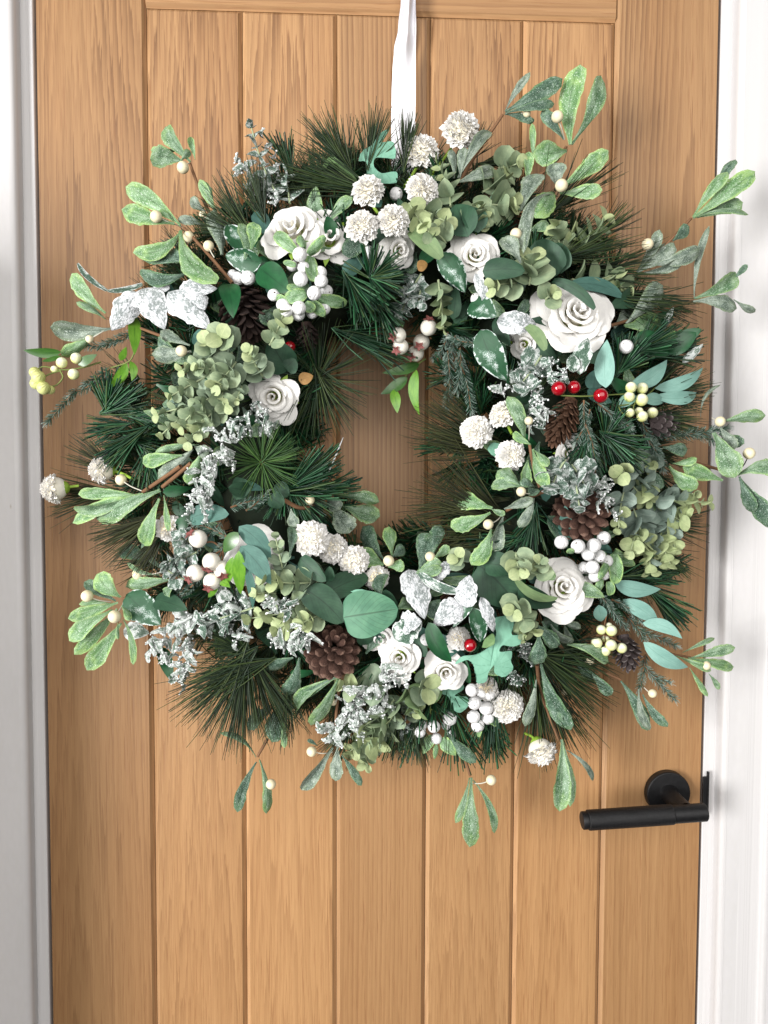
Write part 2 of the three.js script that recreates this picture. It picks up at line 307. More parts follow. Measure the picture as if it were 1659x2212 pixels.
// ---------------------------------------------------------------- the oak door
const DW = 0.762, PW = 0.1047, SW = (DW - 5 * PW) / 2, TOP = 1.975, RAIL = 1.865, T0 = 0.62, TH = 1.38;
const boards = [[0, 0.036, 1.1, 0.030, 0.9], [SW, 0.056, 1.2, 0.034, 1.0], [SW + PW, 0.050, 0.9, 0.030, 1.0], [SW + 2 * PW, -0.05, 0.5, 0.012, 0.8], [SW + 3 * PW, 0.030, 1.4, 0.036, 1.0], [SW + 4 * PW, 0.062, 1.0, 0.028, 1.0], [SW + 5 * PW, 0.085, 0.7, 0.020, 0.9], [0, 0.03, 0.3, 0.016, 0.9]];
const oak = [];
function oakAt(u, v) {
  let x = u * DW, y = T0 + v * TH, k = 0, lx, ly;
  if (x > SW && x < DW - SW && y > RAIL) { k = 7; lx = y - RAIL; ly = x; } else { while (k < 6 && x >= boards[k + 1][0]) k++; lx = x - boards[k][0]; ly = y; }
  const b = boards[k], s = 900 + k * 31;
  const at1 = (f, g, k, q) => { const i = Math.floor(lx * f), t = lx * f - i, n = (c) => { const y2 = ly * g + 9.7 * hash(c, k, q), j = Math.floor(y2), w = y2 - j, e = w * w * (3 - 2 * w); return lerp(hash(c, j, q + 1), hash(c, j + 1, q + 1), e); }; return lerp(n(i), n(i + 1), t); };
  const jag = (at1(380, 5, 1, s) - 0.5) * 0.14 + (at1(1100, 11, 2, s + 1) - 0.5) * 0.09;
  const q = Math.hypot(lx - b[1] + (noise(ly * 2.1, 0.5, s + 2) - 0.5) * 0.018, 0.012), V1 = b[3] * (ly + jag + (fbm(lx * 12, ly * 1.6, s + 3, 2) - 0.5) * 0.22);
  const ph = (Math.pow(q / 0.05, 1.25) * 6.5 + V1 * 190 * b[2]) + fbm(lx * 30, ly * 2, s + 4, 2) * 0.5, f = ph - Math.floor(ph), ring = Math.pow(f, 1.7) * (1 - smooth(0.93, 1, f)), strength = (0.2 + 0.8 * noise(Math.floor(ph) * 0.9, 2.2, s + 5)) * (0.45 + 0.55 * smooth(1.1, 1.7, ly + (noise(lx * 9, ly * 2, s + 11) - 0.5) * 0.5));
  const streak = at1(1500, 12, 3, s + 6), pore = at1(1900, 42, 4, s + 7), wide = fbm(lx * 22, ly * 1.4, s + 8, 3), tan = at1(240, 2.2, 5, s + 9);
  let c = mix3([170, 130, 88], [116, 81, 50], Math.min(1, ring * strength * 1.2 * b[4]));
  c = mix3(c, [c[0] * 0.83, c[1] * 0.79, c[2] * 0.73], (streak - 0.35) * 0.26 + (tan - 0.5) * 0.24);
  if (pore > 0.66) c = mix3(c, [128, 84, 52], (pore - 0.66) * 1.25);
  c = mix3(c, [c[0] * 0.9, c[1] * 0.84, c[2] * 0.77], (wide - 0.4) * 0.8);
  const tone = [0.95, 1.0, 1.035, 0.96, 1.0, 1.045, 0.97, 1.0][k];
  return [c[0] * tone, c[1] * tone, c[2] * tone, pore, streak];
}
const oakMap = tex(1536, 2048, (u, v) => oakAt(u, v));
const oakBump = tex(1024, 1400, (u, v) => { const c = oakAt(u, v); return [clamp(200 - Math.max(0, c[3] - 0.62) * 420 - c[4] * 40, 0, 255)]; }, false);
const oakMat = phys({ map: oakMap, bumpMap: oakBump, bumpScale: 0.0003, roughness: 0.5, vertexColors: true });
function boardGeo(x0, x1, y0, y1, cl, cr, ct, cb, zf = 0, zb = -0.022) {
  const f = [[x0 + cl, y0 + cb], [x1 - cr, y0 + cb], [x1 - cr, y1 - ct], [x0 + cl, y1 - ct]], o = [[x0, y0], [x1, y0], [x1, y1], [x0, y1]], d = [cb, cr, ct, cl];
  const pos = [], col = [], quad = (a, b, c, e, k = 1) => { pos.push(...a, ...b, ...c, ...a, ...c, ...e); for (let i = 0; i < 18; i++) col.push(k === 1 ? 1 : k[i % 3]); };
  quad([...f[0], zf], [...f[1], zf], [...f[2], zf], [...f[3], zf]);
  const lo = zf - 0.0042;
  for (let i = 0; i < 4; i++) {
    const j = (i + 1) % 4, z = d[i] ? lo : zf;
    const zi = Math.min(z, d[(i + 3) % 4] ? lo : zf), zj = Math.min(z, d[j] ? lo : zf);
    quad([...o[i], zi], [...o[j], zj], [...f[j], zf], [...f[i], zf], d[i] > 0.003 ? [1.15, 1.22, 1.36] : 1);  // routed chamfers tinted paler to paint in the light that the grooves catch
    quad([...o[i], zb], [...o[j], zb], [...o[j], zj], [...o[i], zi]);
  }
  const g = new THREE.BufferGeometry(), uv = [];
  for (let i = 0; i < pos.length; i += 3) uv.push(pos[i] / DW, (pos[i + 1] - T0) / TH);
  g.setAttribute('position', new THREE.Float32BufferAttribute(pos, 3)); g.setAttribute('uv', new THREE.Float32BufferAttribute(uv, 2)); g.setAttribute('color', new THREE.Float32BufferAttribute(col, 3)); g.computeVertexNormals();
  return g;
}
const door = thing('oak_door', 'light oak panelled door with vertical planks, standing closed in the white frame', 'door', V(DW / 2, 0, 0));
const G = 0.0003, CH = 0.0042;
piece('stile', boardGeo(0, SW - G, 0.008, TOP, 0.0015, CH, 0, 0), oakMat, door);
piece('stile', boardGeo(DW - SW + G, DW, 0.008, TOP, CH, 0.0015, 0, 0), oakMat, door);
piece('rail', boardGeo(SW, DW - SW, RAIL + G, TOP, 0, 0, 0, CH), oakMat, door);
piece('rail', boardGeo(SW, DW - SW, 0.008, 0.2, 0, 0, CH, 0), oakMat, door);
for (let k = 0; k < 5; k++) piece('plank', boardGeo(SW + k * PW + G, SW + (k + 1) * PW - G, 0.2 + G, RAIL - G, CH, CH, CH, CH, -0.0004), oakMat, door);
piece('back_panel', boardGeo(0.001, DW - 0.001, 0.009, TOP - 0.002, 0, 0, 0, 0, -0.0225, -0.0385), oakMat, door);

// black lever handle on its round rose
const black = phys({ map: tex(128, 128, (u, v) => mix3([18, 18, 19], [32, 32, 34], fbm(u * 40, v * 40, 3, 2))), bumpMap: tex(128, 128, (u, v) => [255 * noise(u * 64, v * 64, 6)], false), bumpScale: 0.00006, roughness: 0.5, metalness: 0.25 });
const RC = W(1441, 1712, 0.004);
const handle = group('door_handle', door, V(RC.x, RC.y, 0), 'matt black lever handle on a round rose');
const lathe = (pts, seg = 40) => new THREE.LatheGeometry(pts.map(([r, h]) => new THREE.Vector2(r, h)), seg);
piece('rose_plate', lathe([[0, 0], [0.0262, 0], [0.0262, 0.0076], [0.0254, 0.0088], [0.0245, 0.0092], [0, 0.0092]], 56).rotateX(Math.PI / 2).translate(RC.x, RC.y, 0.0002), black, handle);
piece('neck', lathe([[0.0125, 0], [0.0105, 0.003], [0.0095, 0.008], [0.0095, 0.045]], 32).rotateX(Math.PI / 2).translate(RC.x, RC.y, 0.0085), black, handle);
const LR = W(1500, 1763, 0.056), LL = W(1256, 1787, 0.056), ax = LL.clone().sub(LR).normalize(); LR.x = RC.x + 0.021; LR.y = RC.y; LL.y = RC.y;
const along = (g) => g.applyQuaternion(new THREE.Quaternion().setFromUnitVectors(V(0, 1, 0), V(-1, -0.052, 0).normalize()));
const LEN = LR.x - LL.x, RAD = 0.0098;
const setAt = (g) => along(g).translate(LR.x, RC.y, 0.056);
piece('lever', setAt(lathe([[0, 0], [RAD - 0.001, 0], [RAD, 0.001], [RAD, LEN * 0.27]], 40)), black, handle);
const knurl = phys({ map: black.map, bumpMap: tex(256, 256, (u, v) => [255 * Math.abs(Math.sin((u * 90 + v * 60) * 3.1416) * Math.sin((u * 90 - v * 60) * 3.1416))], false), bumpScale: 0.00025, roughness: 0.52, metalness: 0.25 });
piece('grip_sleeve', setAt(lathe([[RAD, LEN * 0.27], [RAD + 0.0009, LEN * 0.272], [RAD + 0.0011, LEN * 0.28], [RAD + 0.0011, LEN * 0.945], [RAD + 0.0006, LEN * 0.952], [RAD - 0.0006, LEN * 0.954]], 40)), knurl, handle);
piece('end_cap', setAt(lathe([[RAD - 0.0006, LEN * 0.954], [RAD - 0.0002, LEN * 0.958], [RAD - 0.0002, LEN * 0.994], [RAD - 0.0014, LEN], [0, LEN]], 40)), black, handle);

// white painted frame
const paintTex = tex(256, 512, (u, v) => { const n = fbm(u * 6, v * 12, 61, 4), f = noise(u * 120, v * 240, 62); let c = mix3([203, 201, 201], [212, 210, 210], n); c = mix3(c, [c[0] * 0.97, c[1] * 0.97, c[2] * 0.965], f * 0.5); if (hash(u * 256, v * 512, 63) > 0.99985) c = [176, 168, 158]; return c; });
const paint = phys({ map: paintTex, bumpMap: tex(128, 256, (u, v) => [255 * fbm(u * 30, v * 12, 64, 3)], false), bumpScale: 0.0003, roughness: 0.42, clearcoat: 0.15, clearcoatRoughness: 0.5 });
const frame = thing('door_frame', 'white painted door frame with moulded architrave round the oak door', 'door frame', V(DW / 2, 0, -0.02));
const GAP = 0.0028, MARGIN = 0.0135, FH = 2.08;
for (const sd of [-1, 1]) {
  const X0 = sd < 0 ? -GAP : DW + GAP;
  const jx = X0 + sd * 0.016;
  piece('jamb', new RoundedBoxGeometry(0.032, FH, 0.12, 3, 0.0016).translate(jx, FH / 2, -0.0615), paint, frame);
  piece('door_stop', new THREE.BoxGeometry(0.016, FH - 0.1, 0.03).translate(X0 - sd * 0.0055, (FH - 0.1) / 2, -0.0565), paint, frame);
  const s = new THREE.Shape();
  s.moveTo(0, -0.02); s.lineTo(0, 0.0085); s.quadraticCurveTo(0.0005, 0.0145, 0.0075, 0.0155); s.lineTo(0.045, 0.0165); s.quadraticCurveTo(0.0485, 0.0168, 0.0495, 0.0195);
  s.quadraticCurveTo(0.051, 0.0232, 0.056, 0.0235); s.lineTo(0.071, 0.0235); s.quadraticCurveTo(0.0745, 0.0235, 0.0745, 0.0195); s.lineTo(0.0745, -0.02); s.closePath();
  const g = new THREE.ExtrudeGeometry(s, { depth: FH, bevelEnabled: false, curveSegments: 8, steps: 1 });
  const p = g.attributes.position, uv = g.attributes.uv;
  for (let i = 0; i < p.count; i++) { const px = p.getX(i), pz = p.getY(i), py = p.getZ(i); p.setXYZ(i, X0 + sd * (MARGIN + px), py, pz); uv.setXY(i, (px + pz) * 3, py * 0.6); }
  if (sd > 0) { const a = p.array; for (let i = 0; i < a.length; i += 9) for (let k = 0; k < 3; k++) { const t = a[i + 3 + k]; a[i + 3 + k] = a[i + 6 + k]; a[i + 6 + k] = t; } }
  g.deleteAttribute('normal'); g.computeVertexNormals();
  piece('architrave', g, paint, frame);
}
piece('head_jamb', new THREE.BoxGeometry(DW + 2 * GAP + 0.16, 0.03, 0.12).translate(DW / 2, FH + 0.016, -0.06), paint, frame);
const SP = W(1521.5, 1718, 0);
piece('strike_plate', new RoundedBoxGeometry(0.0055, 0.046, 0.003, 2, 0.0008).translate(DW + GAP + 0.0008, SP.y, 0.0012), black, frame, { label: 'small black metal strike plate on the frame edge' });
piece('strike_lip', new RoundedBoxGeometry(0.002, 0.052, 0.004, 2, 0.0006).translate(DW + GAP + 0.0038, SP.y + 0.0035, 0.0022), black, frame);
// plain walls either side of the frame
// an added unseen box keeps the window's light off that side of the door
const wallMat = std({ map: tex(128, 128, (u, v) => mix3([214, 210, 206], [224, 220, 217], fbm(u * 20, v * 20, 71, 3)), true, true), roughness: 0.9 });
const wl = piece('wall_right', new THREE.BoxGeometry(0.6, 2.4, 0.1).translate(DW + 0.0925 + 0.3, 1.2, -0.052), wallMat);
const wr = piece('wall_left', new THREE.BoxGeometry(0.12, 2.4, 0.1).translate(-0.0925 - 0.06, 1.2, -0.052), wallMat);
const cup = thing('shade_blocker', 'tall white box added out of view left of the door frame to shade the door', 'shade_blocker', V(-0.365, 0, 0.1));
piece('blocker_body', new RoundedBoxGeometry(0.42, 1.6, 0.24, 3, 0.004).translate(-0.365, 0.8, 0.118), wallMat, cup);
piece('door', new RoundedBoxGeometry(0.41, 1.58, 0.018, 3, 0.004).translate(-0.365, 0.79, 0.2485), wallMat, cup);  // front slab of the added shading box
wl.userData = { kind: 'structure', label: 'plain pale wall to the right of the white door frame', category: 'wall' };
wr.userData = { kind: 'structure', label: 'plain pale wall to the left of the white door frame', category: 'wall' };

// white satin ribbon over the top of the door
{
  const rib = thing('ribbon', 'white satin ribbon hanging down the door that carries the wreath', 'ribbon', W(880, 10, 0.01));
  const rows = [[-70, 868, 899], [0, 866, 898], [60, 860, 899], [110, 851, 898], [150, 848, 898], [200, 846, 898], [260, 845, 897], [420, 846, 897], [520, 846, 897]];
  const edge = (y, k) => { let i = 0; while (i < rows.length - 2 && y > rows[i + 1][0]) i++; const t = smooth(0, 1, (y - rows[i][0]) / (rows[i + 1][0] - rows[i][0])); return lerp(rows[i][k], rows[i + 1][k], t); };
  const satin = phys({ map: tex(64, 256, (u, v) => mix3([236, 234, 240], [246, 245, 248], fbm(u * 40, v * 6, 91, 2))), roughness: 0.42, sheen: 0.5, sheenRoughness: 0.4 });
  const sheet = (z0, fold, a, b) => (t, s) => {
    const y = lerp(-70, 520, t), l = edge(y, 1), r = edge(y, 2), q = lerp(a, b, s * 0.5 + 0.5), x = lerp(l, r, q);
    const gather = 1 - smooth(40, 150, y);
    const z = z0 + fold * (0.5 + 0.5 * Math.cos((q - 0.55) * (5 + 4 * gather) + y * 0.006)) * (0.6 + gather) + 0.0012 * Math.sin(y * 0.045 + q * 5) * gather;
    return W(x, y, z);
  };
  const both = (f) => surfaceGeo(60, 16, f, (t, s) => f(t, s).add(V(0, 0, -0.0006)));
  piece('ribbon_band', both(sheet(0.006, 0.006, 0, 0.62)), satin, rib);
  piece('ribbon_band', both(sheet(0.0122, 0.008, 0.44, 1)), satin, rib);
  piece('ribbon_loop', new THREE.BoxGeometry(0.016, 0.0008, 0.06).translate(W(880, -60, 0.01).x, TOP + 0.004, -0.012), satin, rib);
}

// ---------------------------------------------------------------- the wreath: builders of its parts
view('Z');
const wreath = thing('wreath', 'large round wreath of white roses, frosted mistletoe, eucalyptus and pine on the oak door', 'wreath', W(HX, HY, 0.0));
let cur = wreath, D = 0, order = 0;
function sprig(name, label, x, y, dz = 0) { cur = group(name, wreath, at(x, y, dz), label); D = dz; order = 0; return cur; }
const pick = (m, k) => (Array.isArray(m) ? m[k % m.length] : m);
let turn = 0;
// leaves: [x0, y0, x1, y1, width, tone, sideways curve, rise of the tip in cm]
function leaves(kind, list, o = {}) {
  for (const [x0, y0, x1, y1, w, tone = 0, curve = 0, rise] of list) {
    const up = rise ?? rr(-0.6, 1.3), p0 = at(x0, y0, D + order * 0.12), p1 = at(x1, y1, D + order * 0.12 + up);
    order++; turn++;
    const base = { mistletoe: { shape: 'spatula', bend: rr(-0.06, 0.17), cup: rr(-0.35, 0.4), roll: rr(-0.55, 0.55), thick: 0.0016, nu: 14, nv: 6, rough: 0.18, fold: rr(-0.35, 0.35), wave: rr(0, 0.05) },
      laurel: { shape: 'ovate', bend: rr(0.03, 0.14), cup: rr(0.05, 0.35), roll: rr(-0.35, 0.35), thick: 0.0007, nu: 12, wave: 0.03 },
      lance: { shape: 'lance', bend: rr(0.02, 0.12), cup: rr(0.05, 0.25), roll: rr(-0.3, 0.3), thick: 0.0006, nu: 12 },
      round: { shape: 'heart', bend: rr(0.02, 0.1), cup: rr(0.1, 0.3), roll: rr(-0.3, 0.3), thick: 0.0006, nu: 14, nv: 6, wave: 0.03 },
      snow: { shape: 'ovate', bend: rr(0.04, 0.16), cup: rr(-0.3, 0.3), roll: rr(-0.3, 0.3), thick: 0.0018, nu: 18, nv: 8, rough: 0.3 },
      strap: { shape: 'strap', bend: rr(0, 0.12), cup: 0.2, roll: rr(-0.4, 0.4), thick: 0.0008, nu: 12 } }[o.style ?? kind] ?? {};
    const m = kind === 'mistletoe' ? M.mistletoe[tone][turn % 3] : pick(M[o.mat ?? kind], turn);
    const wid = w * vs * unit(p0.clone().lerp(p1, 0.5));
    capped(o.name ?? 'leaf', leafGeo(p0, p1, wid * (o.wide ?? 1.06), { ...base, curve: curve + (kind === 'mistletoe' ? rr(-0.05, 0.05) : 0), sd: turn * 3.7, ...o.leaf }), m, cur);
  }
}
function stem(pts, r0, r1, mat = M.twig, name = 'stem') { piece(name, tubeGeo(pts.map(([x, y, d]) => at(x, y, d ?? D)), r0 / 1000, (r1 ?? r0) / 1000, 7), mat, cur); }
// berries: [x, y, radius, dz]
function berries(mat, list, o = {}) {
  for (const [x, y, r, dz = 0] of list) {
    const p = at(x, y, D + dz), R = r * vs * unit(p), to = o.toward ? RIGHT.clone().multiplyScalar(o.toward[0]).addScaledVector(UPV, o.toward[1]).addScaledVector(BACK, o.toward[2] ?? 0.4) : V(rr(-1, 1), rr(-1, 1), rr(-0.2, 1));
    piece('berry', ballGeo(p, R * rr(0.93, 1.04), 20, o.lumps ?? 0, to), mat, cur);
    if (mat === M.whiteBerry) { const d = BACK.clone().addScaledVector(RIGHT, rr(-1.2, 1.2)).addScaledVector(UPV, rr(-1.2, 1.2)).normalize(); piece('dimple', ballGeo(p.clone().addScaledVector(d, R * 0.9), R * 0.13, 8, 0.6), M.navel, cur); }
  }
}
function onWire(x, y, r, x1, y1, dz = 1, mat = M.creamBerry, wire = M.wire) {
  const p = at(x, y, D + dz), q = at(x1, y1, D);
  piece('berry', ballGeo(p, r * vs * unit(p), 20, 0.03), mat, cur);
  piece('wire', tubeGeo([q, q.clone().lerp(p, 0.5).add(V(0, -0.001, 0.002)), p], 0.0006, 0.0006, 5, 6), wire, cur);
}
function rose(label, x, y, r, o = {}) {
  const { dz = -1.2, face = [0, 0], n: count = 17, mats = M.petal, open = 1, sd = 1 } = o;
  const p0 = at(x, y, dz), R = r * 1.1 * vs * unit(p0);
  cur = group('rose', wreath, p0, label);
  const n = Math.round(count * 0.8);
  const k = BACK.clone().addScaledVector(RIGHT, face[0]).addScaledVector(UPV, face[1]).normalize(), e1 = V(0, 0, 0).crossVectors(UPV, k).normalize(), e2 = V(0, 0, 0).crossVectors(k, e1), H = R * 0.62;
  for (let i = 0; i < n; i++) {
    const f = i / (n - 1), phi = i * 2.32 + sd, del = lerp(1.75, 1.08, Math.pow(f, 0.7)) * rr(0.94, 1.06);
    const rho = R * (0.05 + 0.80 * Math.pow(f, 1.05)) * rr(0.96, 1.04), top = H * (1.0 - 0.66 * Math.pow(f, 1.3) * open) * rr(0.96, 1.03), rb = rho * lerp(0.8, 0.22, f), wv = rr(0, 6), w2 = rr(0.4, 1), roll = R * (0.035 + 0.17 * Math.pow(f, 0.8) * open);
    const skew = rr(-0.2, 0.2), dip = rr(0.0, 0.1);
    const fn = (off) => (t, s) => {
      const edge = 1 - (0.10 + 0.14 * f) * Math.pow(Math.abs(s), 3.5) - dip * Math.pow(Math.max(0, 1 - Math.abs(s) * 3), 2) * f, tt = t * edge, a = phi + s * del + skew * t, q = Math.max(0, (tt - 0.55) / 0.45), fade = 1 - 0.5 * Math.pow(Math.abs(s), 3);
      let rad = lerp(rb, rho - roll * 0.35, Math.pow(tt, lerp(0.8, 1.0, f))) + roll * q * q * fade + R * 0.03 * s * (0.3 + t) + R * 0.05 * Math.sin(s * 3.4 + wv) * t * t * (0.25 + f) * w2;
      let h = top * Math.pow(Math.min(1, tt * 1.12), lerp(0.95, 0.7, f)) - roll * 0.3 * q * q * (1 + f) + R * (0.015 + 0.03 * f) * Math.sin(s * 6 + wv * 2) * t * t * t + R * 0.012 * Math.sin(s * 17 + wv) * Math.pow(t, 6);
      rad += off; h -= off * 0.5;
      return p0.clone().addScaledVector(e1, Math.cos(a) * rad).addScaledVector(e2, Math.sin(a) * rad).addScaledVector(k, h);
    };
    capped('petal', surfaceGeo(11, 14, fn(0), fn(0.0006)), pick(mats, i), cur);
  }
  const cal = [];
  for (let i = 0; i < 5; i++) { const a = i * 1.257 + sd, d = e1.clone().multiplyScalar(Math.cos(a)).addScaledVector(e2, Math.sin(a)); cal.push(leafGeo(p0.clone().addScaledVector(k, -R * 0.02), p0.clone().addScaledVector(d, R * 0.85).addScaledVector(k, R * 0.1), R * 0.32, { shape: 'lance', normal: k })); }
  piece('calyx', mergeGeometries(cal), M.calyx, cur);
  return cur;
}
function mum(label, x, y, r, o = {}) {
  const { dz = 1.5, face = [0, 0, 1], mat = M.mum, stemTo } = o, p = at(x, y, dz), R = r * 1.06 * vs * unit(p);
  cur = group('pompon_flower', wreath, p, label); D = dz;
  const squash = rr(0.86, 1.06), lean = rr(-0.18, 0.18), ragged = rr(0.08, 0.2);
  const k = RIGHT.clone().multiplyScalar(face[0]).addScaledVector(UPV, face[1]).addScaledVector(BACK, face[2]).normalize(), e1 = V(0, 0, 0).crossVectors(Math.abs(k.y) < 0.9 ? V(0, 1, 0) : V(1, 0, 0), k).normalize(), e2 = V(0, 0, 0).crossVectors(k, e1);
  const list = [], n = 190;
  for (let i = 0; i < n; i++) {
    const f = (i + 0.5) / n, th = 1.68 * Math.pow(f, 0.6), a = i * 2.39996 + rr(-0.2, 0.2);
    const d = e1.clone().multiplyScalar(Math.cos(a) * Math.sin(th)).addScaledVector(e2, Math.sin(a) * Math.sin(th)).addScaledVector(k, Math.cos(th) * squash);
    const b = p.clone().addScaledVector(d, R * 0.52).addScaledVector(k, -R * 0.1), L = R * lerp(0.34, 0.46, f) * rr(1 - ragged, 1 + ragged) * (1 + lean * Math.cos(a));
    const e = b.clone().addScaledVector(d, L).addScaledVector(k, R * (0.12 - 0.1 * f) + R * rr(-0.05, 0.05)).addScaledVector(e1, R * rr(-0.06, 0.06)).addScaledVector(e2, R * rr(-0.06, 0.06));
    list.push(leafGeo(b, e, R * lerp(0.26, 0.4, f) * rr(0.8, 1.2), { shape: 'club', cup: 0.55, bend: 0.1, thick: 0.0003, nu: 4, nv: 2, normal: k, roll: rr(-0.5, 0.5) }));
  }
  list.push(ballGeo(p.clone().addScaledVector(k, R * 0.0), R * 0.72, 16));
  for (const g of list) if (!g.index) g.setIndex([...Array(g.attributes.position.count).keys()]);
  piece('florets', mergeGeometries(list), mat, cur, { kind: 'stuff' });
  piece('calyx', ballGeo(p.clone().addScaledVector(k, -R * 0.42), R * 0.44, 14), M.calyx, cur);
  if (stemTo) { const q = at(stemTo[0], stemTo[1], dz - 0.4); piece('stem', tubeGeo([p.clone().addScaledVector(k, -R * 0.5), p.clone().addScaledVector(k, -R * 0.8).lerp(q, 0.4), q], 0.0016, 0.0014, 7), M.calyx, cur); }
}
// eucalyptus: a stem with pairs of round leaflets that shrink towards the tip
function euc(x0, y0, x1, y1, w0, w1, pairs, o = {}) {
  const { t0 = 0, t1 = 1.7, dz0 = 0, dz1 = 1.5, bow = 0.06, mats, name = 'leaflet', shape = 'round', rough = 0, open = 1 } = o;
  const p0 = at(x0, y0, D + dz0), p1 = at(x1, y1, D + dz1), ax = p1.clone().sub(p0), L = ax.length(), a = ax.clone().normalize();
  const mid = p0.clone().lerp(p1, 0.5), view = EYE.clone().sub(mid).normalize(), n = view.clone().addScaledVector(a, -view.dot(a)).normalize(), s = V(0, 0, 0).crossVectors(n, a);
  const bx = rr(-bow, bow), c = (t) => p0.clone().addScaledVector(ax, t).addScaledVector(s, bx * L * 4 * t * (1 - t));
  piece('stem', tubeGeo([0, 0.33, 0.66, 1].map(c), 0.0011, 0.0007, 6, 10), o.stem ?? M.paleStem, cur);
  for (let i = 0; i < pairs; i++) {
    const t = 0.06 + 0.94 * (i / Math.max(1, pairs - 1)), w = lerp(w0 * 1.2, w1 * 1.05, Math.pow(t, 0.85)) * vs * unit(mid) * rr(0.9, 1.1), az0 = i * 1.571 + rr(-0.35, 0.35);
    for (let q = 0; q < 2; q++) {
      const az = az0 + q * Math.PI, rad = s.clone().multiplyScalar(Math.cos(az)).addScaledVector(n, Math.sin(az) * 0.8), dir = rad.clone().multiplyScalar(0.85 * open).addScaledVector(a, 0.5).normalize();
      const b = c(t), e = b.clone().addScaledVector(dir, w * rr(0.95, 1.1)), nor = a.clone().multiplyScalar(0.7).addScaledVector(rad, -0.35).addScaledVector(view, 0.75).normalize();
      const tone = clamp(Math.round(lerp(t0, t1, t) + rr(-0.3, 0.3)), 0, 3);
      capped(name, leafGeo(b, e, w * rr(0.95, 1.08), { shape, normal: nor, cup: rr(0.05, 0.35), bend: rr(0, 0.12), roll: rr(-0.25, 0.25), thick: 0.0007, nu: 8, nv: 4, rough, sd: rr(0, 99) }), mats ? pick(mats, ++turn) : pick(M.euc[tone], ++turn), cur);
    }
  }
}
// crumbly frosted curls along a line
function curls(x0, y0, x1, y1, spread, n, size, o = {}) {
  const { mats = M.snow, dz0 = 0, dz1 = 0.6, shape = 'strap', crumbs = 1 } = o, grains = [];
  for (let i = 0; i < n * 1.25; i++) {
    const t = (i + rnd()) / (n * 1.25), x = lerp(x0, x1, t) + rr(-0.5, 0.5) * spread, y = lerp(y0, y1, t) + rr(-0.5, 0.5) * spread, a = Math.atan2(y1 - y0, x1 - x0) + rr(-1.4, 1.4), s = size * rr(0.65, 1.2);
    const p0 = at(x, y, D + lerp(dz0, dz1, t) + rr(-0.7, 0.4)), p1 = at(x + Math.cos(a) * s, y + Math.sin(a) * s, D + lerp(dz0, dz1, t) + rr(-0.3, 1.3)), w = s * rr(0.28, 0.6) * vs * unit(p0);
    const geo = leafGeo(p0, p1, w, { shape, bend: rr(0.15, 0.5), cup: rr(-1, 1), roll: rr(-1, 1), thick: 0.0018, nu: 12, nv: 6, rough: 0.6, curve: rr(-0.2, 0.2), sd: rr(0, 99) }), q = geo.attributes.position;
    capped('frosted_leaf', geo.clone(), pick(mats, ++turn), cur);
    for (let k = 0; k < 6 * crumbs; k++) { const j = Math.floor(rnd() * q.count); grains.push(new THREE.IcosahedronGeometry(rr(0.0005, 0.0012), 0).rotateX(rr(0, 3)).translate(q.getX(j) + rr(-1, 1) * 0.0009, q.getY(j) + rr(-1, 1) * 0.0009, q.getZ(j) + rr(-0.5, 1) * 0.001)); }
  }
  piece('frost_crumbs', mergeGeometries(grains), M.crumb, cur, { kind: 'stuff' });
}
function cone(label, x0, y0, x1, y1, r, o = {}) {
  const { mats = M.cone, n = 52, dz0 = -1.5, dz1 = 1.5, flare = 0.35, w = 0.62, len = 0.62, fat = 0.09 } = o;
  const p0 = at(x0, y0, dz0), p1 = at(x1, y1, dz1), R = r * vs * unit(p0.clone().lerp(p1, 0.5)), ax = p1.clone().sub(p0), a = ax.clone().normalize();
  cur = group('pine_cone', wreath, p0, label);
  const e1 = V(0, 0, 0).crossVectors(Math.abs(a.y) < 0.9 ? V(0, 1, 0) : V(1, 0, 0), a).normalize(), e2 = V(0, 0, 0).crossVectors(a, e1);
  for (let i = 0; i < n; i++) {
    const t = (i + 0.5) / n, az = i * 2.39996, prof = Math.pow(Math.sin(Math.PI * clamp(0.2 + 0.77 * t)), 0.75), rr0 = R * prof;
    const d = e1.clone().multiplyScalar(Math.cos(az)).addScaledVector(e2, Math.sin(az)), el = lerp(flare * 0.2, 1.15, Math.pow(t, 1.4));
    const b = p0.clone().addScaledVector(ax, t * 0.92).addScaledVector(d, rr0 * (1 - len)), e = b.clone().addScaledVector(d, rr0 * len * rr(0.94, 1.06)).addScaledVector(a, R * (flare + el * 0.35) * 0.6);
    const wid = R * w * (0.45 + 0.55 * prof);
    capped('scale', leafGeo(b, e, wid, { shape: 'scale', normal: a, cup: -0.18, bend: 0.08, thick: wid * fat * 2, nu: 8, nv: 6, sd: i, roll: rr(-0.12, 0.12) }), pick(mats, i), cur);
  }
  piece('core', tubeGeo([p0, p0.clone().lerp(p1, 0.9)], R * 0.42, R * 0.15, 9, 6), mats[0], cur);
}
